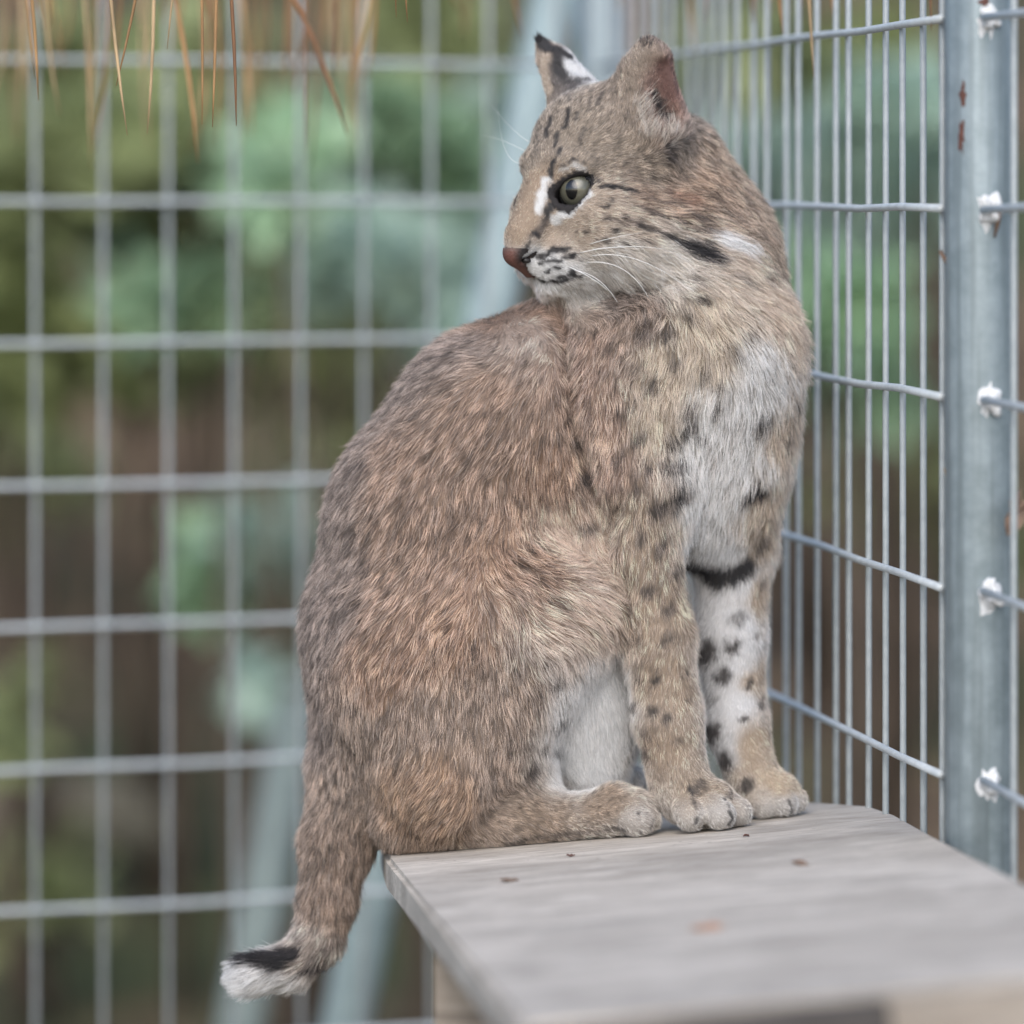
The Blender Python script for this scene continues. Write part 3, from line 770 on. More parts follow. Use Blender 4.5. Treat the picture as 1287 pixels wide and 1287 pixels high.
# ------------------------------------------------------------------ fur strands
NPT = 5
def strands(name, n, seed, mat, lenk=.70, lift=(.30, .62), wid=.000105, jit=.24, clump=.6, cl_every=12, mottled=1.0, keep=None):
    rg = np.random.default_rng(seed)
    tri = np.concatenate([BQ[:, [0, 1, 2]], BQ[:, [0, 2, 3]]])
    e1, e2 = BV[tri[:, 1]] - BV[tri[:, 0]], BV[tri[:, 2]] - BV[tri[:, 0]]
    area = np.linalg.norm(np.cross(e1, e2), axis=1) / 2
    cen = BV[tri].mean(1)
    dens = 1 + 1.6 * np.clip((cen[:, 2] - P(0, 400, 0)[2]) / .02, 0, 1) + 1.2 * np.clip((P(0, 930, 0)[2] - cen[:, 2]) / .02, 0, 1)  # short coat on face and feet grows denser
    cum = np.cumsum(area * dens); t = np.searchsorted(cum, rg.uniform(0, cum[-1], n))
    r1, r2 = np.sqrt(rg.uniform(0, 1, n)), rg.uniform(0, 1, n)
    w = np.stack([1 - r1, r1 * (1 - r2), r1 * r2], 1)
    X = (BV[tri[t]] * w[:, :, None]).sum(1); N = (BN[tri[t]] * w[:, :, None]).sum(1); N /= np.linalg.norm(N, axis=1)[:, None] + 1e-9
    ok = ~(eye_region(X)[1] | nose_region(X))
    bz = board_z(X[:, 0], X[:, 1]); onb = (X[:, 0] > -.078) & (X[:, 1] < 3.33)
    ok &= ~(onb & (X[:, 2] < bz + .0016))
    X, N = X[ok], N[ok]; n = len(X)
    fl = idw(X, gp, np.concatenate([gd, gl[:, None]], 1), 4.0, .008)
    T, L = fl[:, :3], fl[:, 3]
    tn = (T * N).sum(1)[:, None]; T = T - N * tn * .97
    T += (np.stack([vnoise(X, 55, s) for s in (11, 12, 13)], 1) - .5) * .55           # swirls in the lie of the coat
    T -= N * (T * N).sum(1)[:, None]
    T /= np.linalg.norm(T, axis=1)[:, None] + 1e-6
    L = L * lenk * rg.uniform(.7, 1.15, n)
    T2 = T + rg.normal(0, jit, (n, 3)); T2 /= np.linalg.norm(T2, axis=1)[:, None]
    lf = lift[0] + (lift[1] - lift[0]) * rg.uniform(0, 1, n)
    d0 = nrm_rows(T2 + N * (lf * 1.25)[:, None]); d1 = nrm_rows(T2 + N * (lf * .30)[:, None] + np.array([0, 0, -.10]) * (L / .02)[:, None])
    pts = np.zeros((n, NPT, 3)); pts[:, 0] = X - N * .0004
    st = (L / (NPT - 1))[:, None]
    for k in range(1, NPT):
        s = (k - .5) / (NPT - 1); pts[:, k] = pts[:, k - 1] + nrm_rows(d0 * (1 - s) + d1 * s) * st
    # locks: strands lean towards a leader strand nearby
    lead = rg.choice(n, max(1, n // cl_every), replace=False)
    kd = KDTree(len(lead))
    for i, j in enumerate(lead): kd.insert(X[j], i)
    kd.balance()
    own = np.fromiter((kd.find(x)[1] for x in X), np.int64, n)
    lj = lead[own]
    same = ((N * N[lj]).sum(1) > .75) & (np.linalg.norm(X - X[lj], axis=1) < .006)
    kf = clump * np.clip((L - .003) / .010, .12, 1) * same
    for k in range(1, NPT):
        s = (k / (NPT - 1)) ** 1.3; pts[:, k] += (pts[lj, k] - pts[:, k]) * (kf * s)[:, None]
    flat = pts.reshape(-1, 3)
    onb = (flat[:, 0] > -.078) & (flat[:, 1] < 3.33) & (flat[:, 0] < .26)
    flat[:, 2] = np.where(onb, np.maximum(flat[:, 2], board_z(flat[:, 0], flat[:, 1]) + .0006), flat[:, 2])
    # colour
    XM = pts[:, 3] - N * ((pts[:, 3] - X) * N).sum(1)[:, None]
    col = coat_colour(XM)
    lum = col.mean(1)
    col = (col * .68 + lum[:, None] * .32) * np.clip(1.85 - (lum - .25) * 1.0, 1.25, 1.85)[:, None]; lum = col.mean(1)
    tone = np.minimum(1.7, np.exp(.29 * rg.normal(0, 1, n) + mottled * .48 * rg.normal(0, 1, len(lead))[own]))
    tick = rg.uniform(0, 1, n) + .22 * (rg.uniform(0, 1, len(lead))[own] - .5)
    pale = (tick > .86) & (lum > .06)
    dark = tick < .25
    tone = 1 + (tone - 1) * (1 - .65 * np.clip((lum - .55) / .15, 0, 1))
    col = col * tone[:, None]
    col[pale] = col[pale] * .5 + np.minimum(lin(212, 203, 197), col[pale] * 2.6) * .5
    ck = np.where(lum[dark] > .6, .66, .28)
    col[dark] *= ck[:, None]
    col = np.clip(col, .004, .92)
    cu = bpy.data.hair_curves.new(name); cu.add_curves([NPT] * n)
    cu.attributes['position'].data.foreach_set('vector', flat.astype(np.float32).ravel())
    ra = cu.attributes.get('radius') or cu.attributes.new('radius', 'FLOAT', 'POINT')
    prof = np.array([1.0, 1.0, .85, .55, .12])
    ra.data.foreach_set('value', (np.clip(L / .012, .62, 1.15)[:, None] * wid * prof[None]).astype(np.float32).ravel())
    ha = cu.attributes.new('hair_colour', 'FLOAT_COLOR', 'CURVE')
    ha.data.foreach_set('color', np.concatenate([col, np.ones((n, 1))], 1).astype(np.float32).ravel())
    cu.materials.append(mat)
    return link(name, cu, cat)
def nrm_rows(a): return a / (np.linalg.norm(a, axis=1)[:, None] + 1e-9)

m_fur = bpy.data.materials.new('bobcat_fur'); m_fur.use_nodes = True
nt = m_fur.node_tree; nt.nodes.remove(nt.nodes['Principled BSDF'])
at = nt.nodes.new('ShaderNodeAttribute'); at.attribute_name = 'hair_colour'
hi_ = nt.nodes.new('ShaderNodeHairInfo')
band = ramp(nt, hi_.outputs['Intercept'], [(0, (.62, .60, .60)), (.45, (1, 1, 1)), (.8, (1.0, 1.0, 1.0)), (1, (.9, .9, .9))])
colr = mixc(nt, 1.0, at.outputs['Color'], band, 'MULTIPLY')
df = nt.nodes.new('ShaderNodeBsdfDiffuse'); tl = nt.nodes.new('ShaderNodeBsdfTranslucent'); hr = nt.nodes.new('ShaderNodeBsdfHair'); hr.component = 'Reflection'
for n_ in (df, tl): nt.links.new(colr, n_.inputs['Color'])
hr.inputs['RoughnessU'].default_value = .35; hr.inputs['RoughnessV'].default_value = .8; hr.inputs['Color'].default_value = (.9, .93, 1, 1)
m1 = nt.nodes.new('ShaderNodeMixShader'); m1.inputs[0].default_value = .32; nt.links.new(df.outputs[0], m1.inputs[1]); nt.links.new(tl.outputs[0], m1.inputs[2])
m2 = nt.nodes.new('ShaderNodeMixShader'); m2.inputs[0].default_value = .05; nt.links.new(m1.outputs[0], m2.inputs[1]); nt.links.new(hr.outputs[0], m2.inputs[2])
nt.links.new(m2.outputs[0], nt.nodes['Material Output'].inputs['Surface'])
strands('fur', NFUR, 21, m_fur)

def tuft(name, roots, dirs, length, col, n, seed, spread=9):
    """long loose hairs growing from a few places on the skin"""
    rg = np.random.default_rng(seed); P_ = []
    for i in range(n):
        k = rg.integers(len(roots)); x, y = roots[k]
        r, nn = hit(x + rg.normal(0, spread), y + rg.normal(0, spread)); dv = nrm_(np.array([dirs[k][0], 0, -dirs[k][1]]) + rg.normal(0, .22, 3))
        L = length * rg.uniform(.5, 1.1) * .001; d0, d1 = nrm_(dv + nn * .7), nrm_(dv + nn * .1); p = r - nn * .0004
        for j in range(NPT):
            P_.append(p.copy()); p = p + nrm_(d0 * (1 - j / 4) + d1 * (j / 4)) * L / 4
    cu = bpy.data.hair_curves.new(name); cu.add_curves([NPT] * n)
    cu.attributes['position'].data.foreach_set('vector', np.array(P_, np.float32).ravel())
    ra = cu.attributes.get('radius') or cu.attributes.new('radius', 'FLOAT', 'POINT')
    ra.data.foreach_set('value', np.tile(np.array([1, 1, .8, .5, .12]) * .00012, n).astype(np.float32))
    ha = cu.attributes.new('hair_colour', 'FLOAT_COLOR', 'CURVE')
    cc = np.clip(lin(*col)[None] * np.exp(rg.normal(0, .25, (n, 1))), .01, .92)
    ha.data.foreach_set('color', np.concatenate([cc, np.ones((n, 1))], 1).astype(np.float32).ravel())
    cu.materials.append(m_fur); return link(name, cu, cat)
tuft('ear_hair', [(806, 150), (814, 168), (830, 178), (846, 172), (803, 132)], [(.55, -1), (.5, -1), (.2, -1), (-.1, -1), (.7, -.8)], 15, (214, 204, 194), 170, 61, 5)
tuft('ear_hair', [(812, 56), (818, 54)], [(-.1, -1), (.15, -1)], 5.5, (40, 35, 36), 45, 62, 4)
tuft('ear_hair', [(679, 50), (676, 52)], [(-.3, -1), (-.2, -1)], 5, (36, 32, 33), 40, 63, 2)

# ------------------------------------------------------------------ eyes
m_eye, nt, bs = new_mat('cat_eye')
tc = nt.nodes.new('ShaderNodeTexCoord'); sp = nt.nodes.new('ShaderNodeSeparateXYZ'); nt.links.new(tc.outputs['Object'], sp.inputs[0])
def math_(op, a, b=None):
    n = nt.nodes.new('ShaderNodeMath'); n.operation = op
    for i, v in enumerate((a, b)):
        if v is None: continue
        if isinstance(v, (int, float)): n.inputs[i].default_value = v
        else: nt.links.new(v, n.inputs[i])
    return n.outputs[0]
rad = math_('SQRT', math_('ADD', math_('MULTIPLY', sp.outputs[0], sp.outputs[0]), math_('MULTIPLY', sp.outputs[1], sp.outputs[1])))
rad = math_('DIVIDE', rad, EYE_R * S)
px_ = math_('DIVIDE', sp.outputs[0], EYE_R * S * .30); py_ = math_('DIVIDE', sp.outputs[1], EYE_R * S * .48)
pup = math_('SQRT', math_('ADD', math_('MULTIPLY', px_, px_), math_('MULTIPLY', py_, py_)))
fib = noise(nt, 900, 3, .6)
iris = ramp(nt, math_('ADD', rad, math_('MULTIPLY', math_('SUBTRACT', fib, .5), .25)), [(.25, (.095, .090, .062)), (.50, (.115, .112, .085)), (.70, (.075, .076, .062)), (.77, (.012, .012, .014)), (.93, (.17, .18, .21))])
pm = ramp(nt, pup, [(.88, (1, 1, 1)), (1.0, (0, 0, 0))])
nt.links.new(mixc(nt, pm, iris, (.003, .003, .004)), bs.inputs['Base Color'])
bs.inputs['Roughness'].default_value = .25; bs.inputs['Coat Weight'].default_value = .7; bs.inputs['Coat Roughness'].default_value = .02; bs.inputs['Coat IOR'].default_value = 1.45
import bmesh
for s in (1, -1):
    g, ax, ay = EY[s]
    up = HV - (HV @ g) * g; up = nrm_(up); xx = np.cross(up, g)
    bm = bmesh.new(); bmesh.ops.create_uvsphere(bm, u_segments=48, v_segments=32, radius=EYE_R * S)
    for v in bm.verts:                                          # cornea stands a little proud
        rr = math.hypot(v.co.x, v.co.y) / (EYE_R * S)
        if v.co.z > 0 and rr < .75: v.co.z += EYE_R * S * .10 * (1 - (rr / .75) ** 2)
    me = bpy.data.meshes.new('eye'); bm.to_mesh(me); bm.free()
    me.polygons.foreach_set('use_smooth', [True] * len(me.polygons)); me.materials.append(m_eye)
    o = bpy.data.objects.new('eye', me); C.objects.link(o); o.parent = cat
    o.matrix_local = Matrix.Translation(Vector(EYES[s]) - Vector(cat.location)) @ Matrix((xx, up, g)).transposed().to_4x4()

# ------------------------------------------------------------------ whiskers
m_whisk = plain('whisker', (.82, .82, .80), .35, 0, .05)
def whisker(pl, dend, r=.00024, d0=None):
    base = hit(*pl[0])[0] if d0 is None else P(pl[0][0], pl[0][1], d0)
    db = (base[1] - 3.2) / S
    n = 14; pts = []
    ts = np.linspace(0, 1, n); k = np.linspace(0, 1, len(pl))
    xs = np.interp(ts, k, [p[0] for p in pl]); ys = np.interp(ts, k, [p[1] for p in pl])
    if len(pl) >= 3:
        cx_, cy_ = np.polyfit(k, [p[0] for p in pl], 2), np.polyfit(k, [p[1] for p in pl], 2); xs, ys = np.polyval(cx_, ts), np.polyval(cy_, ts)
    for i in range(n): pts.append(tuple(P(xs[i], ys[i], db + dend * ts[i] ** .8)))
    tube('whisker', pts, list(np.linspace(r, r * .25, n)), m_whisk, cat, 6)
for pl in ([(741,307),(770,299),(803,293)],[(744,314),(790,310),(834,313)],[(742,322),(800,326),(862,360)],[(737,330),(782,338),(815,374)],[(714,335),(744,350),(762,364)],[(728,318),(760,312),(786,311)],[(722,340),(752,352),(776,380)]):
    whisker(pl, -70)
for pl, dz in (([(664,178),(640,158),(618,132)], 30), ([(660,190),(630,176),(604,170)], 30), ([(656,205),(636,190),(626,140)], 25)):
    whisker(pl, dz, .00010)

# ================================================================== ground, bank and wood behind the enclosure
def bank(x, y):
    t = np.clip((y - 5.2) / 9.0, 0, 1); t = t * t * (3 - 2 * t)
    far = np.clip((y - 14) / 60, 0, 1)
    w = np.sin(x * 1.3 + y * .7) * .06 + np.sin(x * 2.9 - y * 1.7 + 1) * .035
    return t * 2.3 + far * 9.0 + w * np.clip((y - 4.6) / 2, 0, 1)
xs = np.concatenate([np.linspace(-160, -6, 24), np.linspace(-5.5, 5.5, 90), np.linspace(6, 160, 24)])
ys = np.concatenate([np.linspace(-60, 4, 20), np.linspace(4.2, 16, 110), np.linspace(17, 260, 40)])
gx, gy = np.meshgrid(xs, ys, indexing='ij'); gz = bank(gx, gy)
gv = np.stack([gx, gy, gz], 2).reshape(-1, 3); nx, ny = gx.shape
ii, jj = np.meshgrid(np.arange(nx - 1), np.arange(ny - 1), indexing='ij'); a0 = (ii * ny + jj).ravel()
m_g, nt, bs = new_mat('forest_floor')
g1, g2, g3 = noise(nt, 1.3, 4, .6), noise(nt, 9, 5, .65), noise(nt, 45, 4, .7)
c1 = ramp(nt, g2, [(.3, (.028, .018, .012)), (.5, (.105, .070, .042)), (.72, (.26, .19, .12))])
c2 = ramp(nt, g3, [(.35, (.03, .038, .014)), (.7, (.085, .10, .042))])
nt.links.new(mixc(nt, ramp(nt, g1, [(.45, (0, 0, 0)), (.58, (1, 1, 1))]), c1, c2), bs.inputs['Base Color']); bs.inputs['Roughness'].default_value = .95
bump(nt, bs, g3, .6, .03)
tag(mesh_obj('ground', gv, np.stack([a0, a0 + ny, a0 + ny + 1, a0 + 1], 1), m_g), kind='structure')

def leaf_mat(name, col, var=.35):
    m, nt, bs = new_mat(name)
    n = noise(nt, 6, 3); oi = nt.nodes.new('ShaderNodeObjectInfo')
    c = ramp(nt, n, [(.3, tuple(x * (1 - var) for x in col)), (.7, tuple(x * (1 + var) for x in col))])
    nt.links.new(c, bs.inputs['Base Color']); bs.inputs['Roughness'].default_value = .45
    tr = nt.nodes.new('ShaderNodeBsdfTranslucent'); nt.links.new(c, tr.inputs['Color'])
    mx = nt.nodes.new('ShaderNodeMixShader'); mx.inputs[0].default_value = .4
    nt.links.new(bs.outputs[0], mx.inputs[1]); nt.links.new(tr.outputs[0], mx.inputs[2]); nt.links.new(mx.outputs[0], nt.nodes['Material Output'].inputs['Surface'])
    return m
LEAFM = [leaf_mat('leaf_bright', (.30, .44, .27)), leaf_mat('leaf_mid', (.25, .29, .13)), leaf_mat('leaf_dark', (.09, .11, .05)), leaf_mat('leaf_blue_green', (.32, .43, .35))]
M['bark'] = plain('bark', (.085, .062, .045), .9, 0, .5, 8)
M['bark_grey'] = plain('bark_grey', (.17, .155, .13), .9, 0, .4, 8)
LEAF = [(0, 0, 0), (.28, .22, .03), (.34, .5, .05), (.2, .8, .03), (0, 1, 0), (-.2, .8, .03), (-.34, .5, .05), (-.28, .22, .03), (0, .5, -.02)]
def leaf_cloud(centres, radii, n, size, seed):
    rg = np.random.default_rng(seed); V, F = [], []
    L = np.array(LEAF)
    for i in range(n):
        k = rg.integers(len(centres)); v = rg.normal(0, 1, 3); v /= np.linalg.norm(v); v *= rg.uniform(.15, 1) ** .6
        p = np.array(centres[k]) + v * np.array(radii[k])
        d = nrm_(v * .6 + rg.normal(0, .5, 3) + np.array([0, 0, -.35])); up = nrm_(rg.normal(0, .5, 3) + np.array([0, -.3, 1]))
        s = nrm_(np.cross(d, up)); u = np.cross(s, d); z = size * rg.uniform(.6, 1.3)
        b = len(V); V += list(p + (L[:, :1] * s + L[:, 1:2] * d + L[:, 2:] * u) * z)
        F += [(b + 8, b + j, b + (j + 1) % 8) for j in range(8)]
    return np.array(V), F
SHRUBS = [ # px, py, distance, half width and half height in px, leaves, leaf size, material, label
 (345, 205, 6.3, 95, 60, 170, .055, 0, 'bright leafy shoots above a thin stem beyond the back fence, under the hanging needles'),
 (505, 165, 6.8, 75, 120, 200, .06, 0, 'tall bright green sapling beyond the back fence, left of the far ear'),
 (245, 365, 7.2, 130, 45, 170, .055, 0, 'low spreading shrub with a flat bright green top beyond the back fence'),
 (60, 300, 7.4, 190, 240, 1100, .075, 1, 'big olive green bush at the end of the back fence'),
 (260, 690, 6.8, 75, 75, 130, .05, 0, 'small green sapling beside the dark hollow in the bank'),
 (340, 870, 6.2, 45, 45, 60, .05, 3, 'little pale green sprig near the leaning brace pole'),
 (370, 650, 6.6, 70, 50, 100, .05, 3, 'pale green shrub just behind the back of the bobcat'),
 (420, 430, 7.6, 170, 130, 300, .07, 1, 'mid green shrub filling the bank behind the shoulder of the bobcat'),
 (560, 390, 6.4, 70, 90, 130, .055, 3, 'blue green shrub below the nose of the bobcat'),
 (620, 90, 9.5, 180, 170, 420, .08, 1, 'broad green tree top beyond the fence corner'),
 (1090, 190, 7.4, 130, 170, 330, .07, 3, 'blue green bush behind the right mesh, level with the ears'),
 (1080, 430, 7.0, 120, 110, 260, .065, 0, 'bright green bush behind the right mesh, level with the chest'),
 (940, 120, 8.4, 130, 150, 280, .075, 1, 'olive bush behind the right mesh close to the near ear'),
 (1150, 640, 7.8, 110, 110, 220, .065, 1, 'low green bush behind the right mesh beside the thick pole'),
 (70, 1105, 7.2, 110, 40, 110, .05, 1, 'low green ground shrub below the pale log'),
 (10, 880, 7.0, 40, 70, 70, .05, 1, 'narrow green shoot above the pale log'),
 (430, 290, 6.9, 110, 90, 210, .06, 3, 'pale blue green shrub between the bright sapling and the low spreading shrub'),
 (590, 210, 7.4, 90, 150, 260, .06, 3, 'pale blue green sapling beside the leaning pole, in front of the face'),
 (170, 130, 7.6, 170, 120, 520, .07, 1, 'olive green tree branch behind the hanging pine needles'),
 (1010, 330, 8.0, 130, 200, 420, .07, 3, 'tall pale bush behind the right mesh close to the ruff'),
 (1160, 130, 8.8, 90, 170, 330, .07, 1, 'olive green bush behind the right mesh, partly behind the thick pole'),
 (30, 560, 8.4, 130, 110, 260, .07, 1, 'olive green shrub growing on the bank left of the dark hollow'),
 (620, 560, 8.6, 260, 170, 420, .08, 2, 'dark evergreen shrub hidden mostly behind the bobcat')]
def rooted(px, d): x = (px - CX) / FPX * d; return np.array([x, d, float(bank(x, d)) - .05])
for i, (px, py, d, hw, hh, n, sz, mt, lab) in enumerate(SHRUBS):
    c0 = P(px, py, d=d); k = d / FPX; rg = np.random.default_rng(100 + i)
    root = rooted(px + rg.uniform(-30, 30), d)
    if root[2] > c0[2] - hh * k * .3: root[2] = min(root[2], c0[2] - hh * k * .3)
    t = empty('shrub', tuple(root)); tag(t, lab, 'shrub', 'shrubs on the bank beyond the fence')
    m = max(3, int(hw * hh / 2200)); cs, rs = [], []
    for q in range(m):
        v = rg.uniform(-1, 1, 3); cs.append(c0 + v * np.array([hw * k * .72, .22, hh * k * .72])); rs.append(np.array([1, 1, .7]) * k * rg.uniform(28, 55) * (1 if hw < 150 else 1.5))
    V, F = leaf_cloud(cs, rs, n, sz, 300 + i)
    mesh_obj('foliage', V, F, LEAFM[mt], t, smooth=False)
    sv, sf = [], []
    for q in range(min(m, 6)):
        a, b = root, cs[q]; mid = (a * .45 + b * .55) + rg.normal(0, .03, 3)
        v, f = tube_data([a, mid, b], [.012, .008, .003], 6); o = len(sv); sv += v; sf += [tuple(x + o for x in g) for g in f]
    mesh_obj('stem', sv, sf, M['bark'], t)

def tree(px, d, r, mat, lab, lean=0, seed=0):
    rg = np.random.default_rng(seed); b = rooted(px, d); H_ = 6.5
    t = empty('tree', tuple(b)); tag(t, lab, 'tree', 'trees on the bank')
    pts = [b + np.array([lean * s * H_ + rg.normal(0, .02), rg.normal(0, .02), s * H_]) for s in np.linspace(0, 1, 9)]
    tube('trunk', [tuple(p) for p in pts], [r * (1.25 if i == 0 else 1 - .08 * i) for i in range(9)], mat, t, 14)
    cs, rs, lv, lf_ = [], [], [], []
    for q in range(9):
        p = pts[4 + q % 5]; a = rg.uniform(0, 6.28); e = p + np.array([math.cos(a), math.sin(a), .5]) * rg.uniform(.7, 1.5)
        v, f = tube_data([tuple(p), tuple((p + e) / 2 + np.array([0, 0, .1])), tuple(e)], [r * .35, r * .22, r * .08], 6); o = len(lv); lv += v; lf_ += [tuple(x + o for x in g) for g in f]
        cs.append(e); rs.append(np.array([.6, .6, .45]) * rg.uniform(.8, 1.3))
    mesh_obj('limbs', lv, lf_, mat, t)
    V, F = leaf_cloud(cs, rs, 700, .14, seed + 50); mesh_obj('crown', V, F, LEAFM[1], t, smooth=False)
tree(150, 11.0, .17, M['bark_grey'], 'thick grey brown tree trunk behind the olive bush', .02, 1)
tree(470, 12.5, .13, M['bark'], 'dark brown tree trunk standing left of the face of the bobcat', -.03, 2)
tree(752, 9.5, .065, plain('bark_red', (.20, .115, .075), .9, 0, .4, 10), 'slim reddish tree trunk between the ears of the bobcat', .01, 3)
tree(1130, 12.0, .15, M['bark'], 'dark tree trunk behind the right mesh near the thick pole', .015, 4)
tree(930, 14.0, .16, M['bark_grey'], 'grey tree trunk behind the right mesh near the ruff', -.01, 5)

def log(px0, py0, px1, py1, d, r, mat, lab):
    a, b = P(px0, py0, d=d), P(px1, py1, d=d + .25); rg = np.random.default_rng(int(px1))
    pts = [tuple(a + (b - a) * s + rg.normal(0, .008, 3)) for s in np.linspace(0, 1, 10)]
    tag(tube('fallen_log', pts, [r * rg.uniform(.92, 1.08) for _ in pts], mat, None, 14), lab, 'log')
log(-160, 1010, 235, 1030, 7.4, .055, plain('log_pale', (.19, .175, .135), .9, 0, .3, 12), 'pale fallen log lying on the bank behind the back fence')
log(120, 930, 420, 905, 8.2, .035, M['bark'], 'thin dark fallen branch lying above the pale log')

# brace poles that lean outside the back fence
def leaning_pole(p0, p1, r, mat, lab, top=2.1):
    a, b = np.array(p0), np.array(p1); u = (b - a) / (b[2] - a[2])
    lo, hi = a + u * (0 - a[2]), a + u * (top - a[2])
    t = empty('brace_pole', tuple(lo)); tag(t, lab, 'pole', 'brace poles')
    tube('tube', [tuple(lo), tuple((lo + hi) / 2), tuple(hi)], r, mat, t, 24)
    tube('end_cap', [tuple(hi - u * .012), tuple(hi + u * .006)], r * 1.12, mat, t, 24)
M['pole_pale'] = galvanised('galvanised_pole_pale', (.23, .30, .31), (.32, .40, .41), 40, .1, .55)
leaning_pole(P(462, 1150, d=4.62), P(676, 100, d=4.72), .021, M['pole_pale'], 'pale galvanised pole leaning behind the face of the bobcat')
leaning_pole(P(318, 1200, d=5.3), P(372, 900, d=5.35), .022, galvanised('stake_grey', (.13, .16, .15), (.19, .23, .21), 40, .1, .6), 'short pale stake leaning behind the tail of the bobcat', P(372, 860, d=5.35)[2])

# ------------------------------------------------------------------ roof mesh just above the view, with dry pine needles caught in it
ROOF = HC + .175
roof = empty('roof_mesh', (0, 3.2, ROOF)); tag(roof, 'flat wire roof mesh above the bobcat holding dry pine needles', 'mesh roof')
for k in range(14):
    y = 2.85 + k * .1016
    tube('roof_wire', [(-.75, y, ROOF), (-.2, y, ROOF + .001), (.232 - .142 * (y - 2.976), y, ROOF)], WR, M['wire'], roof, 6)
def needle(p_top, p_tip, bend, r=.0009, tint=0, lab=None):
    a, b = np.array(p_top), np.array(p_tip)
    n = 7; pts = []
    for i in range(n):
        s = i / (n - 1); q = a + (b - a) * s; q[0] += bend * 4 * s * (1 - s); pts.append(tuple(q))
    o = tube('pine_needle', pts, [r * (1 if i < n - 2 else .75 if i == n - 2 else .2) for i in range(n)], NM[tint], None, 5)
    tag(o, lab or ['thin dry brown pine needle hanging from the wire roof', 'thin pale straw pine needle hanging from the wire roof', 'thin dark reddish pine needle hanging from the wire roof'][tint], 'pine needle', 'dry pine needles hanging from the roof')
NM = [M['needle'], plain('dry_pine_needle_pale', (.46, .33, .19), .55, 0, .4, 25), plain('dry_pine_needle_dark', (.24, .12, .06), .6, 0, .4, 25)]
def hang(px0, px1, py1, d, bend=0, r=.0009, tint=0, lab=None):
    top = P(px0, HY - (ROOF - HC) / d * FPX, d=d); needle(top, P(px1, py1, d=d + .01), bend, r, tint, lab)
for a in ((22, 48, 126, 3.2, .002, .0010, 0), (128, 160, 170, 3.08, -.002, .0010, 1, 'long pale pine needle crossed by a slanting brown one under the wire roof'), (196, 146, 108, 3.1, .002, .0009, 0, 'brown pine needle slanting across a pale one under the wire roof'), (188, 185, 168, 3.05, .003, .0011, 1), (232, 210, 62, 3.15, 0, .0007, 1), (249, 254, 157, 3.15, .001, .0009, 0), (272, 267, 160, 3.1, .001, .0010, 0),
          (276, 297, 158, 3.14, .002, .0011, 2), (20, 44, 98, 3.3, 0, .0009, 0), (965, 984, 44, 3.3, 0, .0016, 0, 'thick short brown pine needle hanging near the right mesh'), (1008, 1023, 98, 3.25, 0, .001, 1), (1164, 1171, 38, 3.0, 0, .0008, 2, 'short dark pine needle hanging right beside the galvanised pole'), (500, 512, 28, 3.1, 0, .0009, 0), (492, 498, 22, 3.1, 0, .0008, 0), (1030, 1054, 72, 3.35, 0, .0008, 0), (940, 948, 30, 3.5, 0, .0014, 2)):
    hang(*a)
rg = np.random.default_rng(12)
for i in range(64):
    d = rg.uniform(3.45, 4.0); x = rg.uniform(-30, 470) if i % 6 else rg.uniform(560, 1080)
    hang(x + rg.uniform(-30, 30), x, rg.uniform(20, 215) if x < 480 else rg.uniform(5, 70), d, rg.uniform(-.006, .006), rg.uniform(.0008, .0014), int(rg.integers(0, 3)))
hang(190, 249, 206, 3.38, .004, .0015, 0, 'thick brown pine needle slanting down from the wire roof, second thickest of all'); hang(300, 436, 168, 3.42, .006, .0017, 2, 'thick long reddish pine needle hanging at a strong slant from the wire roof')

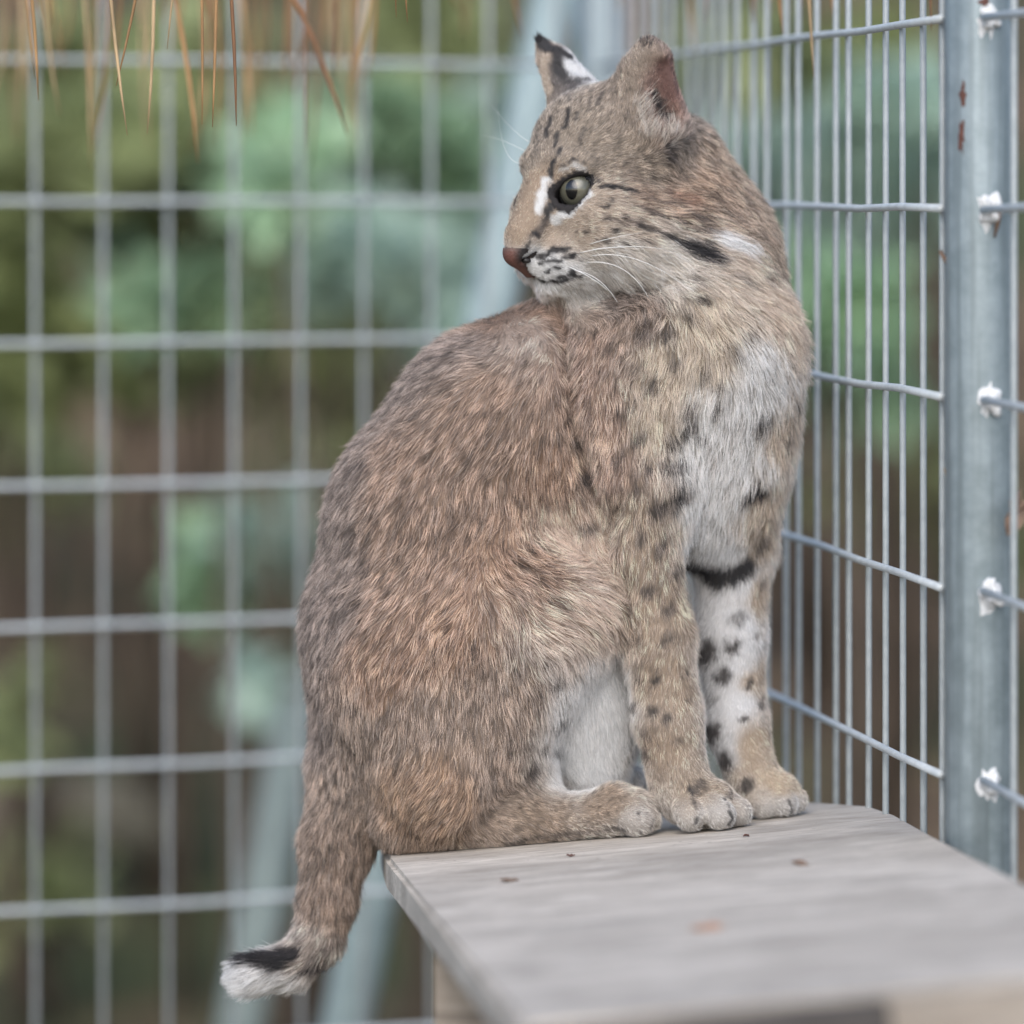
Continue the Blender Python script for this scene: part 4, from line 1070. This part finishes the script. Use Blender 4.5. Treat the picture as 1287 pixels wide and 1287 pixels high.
# ------------------------------------------------------------------ small debris
def flake(name, c, rx, ry, mat, lab, cat_, tilt=(0, 0, 0), seed=1, thick=.0004):
    rg = np.random.default_rng(seed); n = 14; V = [(0, 0, thick)]; F = []
    for k in range(n):
        a = 2 * math.pi * k / n; j = rg.uniform(.65, 1.15); V.append((math.cos(a) * rx * j, math.sin(a) * ry * j, thick * rg.uniform(.2, 3)))
    V += [(x, y, z - thick) for x, y, z in V]
    for k in range(n):
        k2 = (k + 1) % n; F += [(0, 1 + k, 1 + k2), (n + 1, n + 2 + k2, n + 2 + k), (1 + k, n + 2 + k, n + 2 + k2, 1 + k2)]
    o = mesh_obj(name, V, F, mat, None, smooth=False); o.location = c; o.rotation_euler = tilt
    return tag(o, lab, cat_)
for x, y, rx, ry, lab, mt, sd in ((889, 1168, .0085, .008, 'small rusty orange dry leaf fragment on the platform', plain('leaf_orange', (.34, .19, .12), .8, 0, .3, 200), 1),
                              (1006, 1087, .0075, .0035, 'dark splinter lying on the platform in front of the far paw', M['dryleaf'], 2), (717, 1077, .0025, .0018, 'tiny dark crumb on the platform in front of the hind foot', M['rust'], 3),
                              (640, 1108, .0065, .0035, 'dark bark scrap near the left end of the platform', M['dryleaf'], 4), (938, 1052, .0022, .002, 'tiny dark crumb on the platform between the front paws', M['rust'], 5)):
    nm_ = {1: 'leaf_fragment', 2: 'wood_splinter', 4: 'bark_scrap'}.get(sd, 'wood_crumb'); p = on_board(x, y); flake(nm_, (p[0], p[1], p[2] + .0006), rx, ry, mt, lab, nm_.split('_')[-1], (R(-1.7), R(-5.1), sd), sd)
flake('dry_leaf', tuple(P(1277, 645, d=2.945)), .0065, .012, M['dryleaf'], 'curled dry leaf stuck on the galvanised pole', 'leaf', (R(80), R(20), .3), 11, .0012)
flake('dry_leaf', tuple(P(1196, 612, d=2.985)), .003, .011, plain('leaf_tan', (.42, .33, .22), .8), 'thin tan dry leaf caught between the pole and the right mesh', 'leaf', (R(85), R(-25), .5), 12, .001)
tag(tube('twig', [tuple(P(1182, 316, d=2.985)), tuple(P(1188, 326, d=2.98)), tuple(P(1196, 342, d=2.985))], [.0011, .0013, .0006], M['dryleaf']), 'short brown twig caught on the left side of the pole', 'twig')
tag(tube('twig', [tuple(P(1255, 262, d=2.954)), tuple(P(1254, 280, d=2.955)), tuple(P(1250, 298, d=2.957))], [.0018, .0014, .0006], M['dryleaf']), 'dark splinter hanging from a weld on the pole', 'twig')
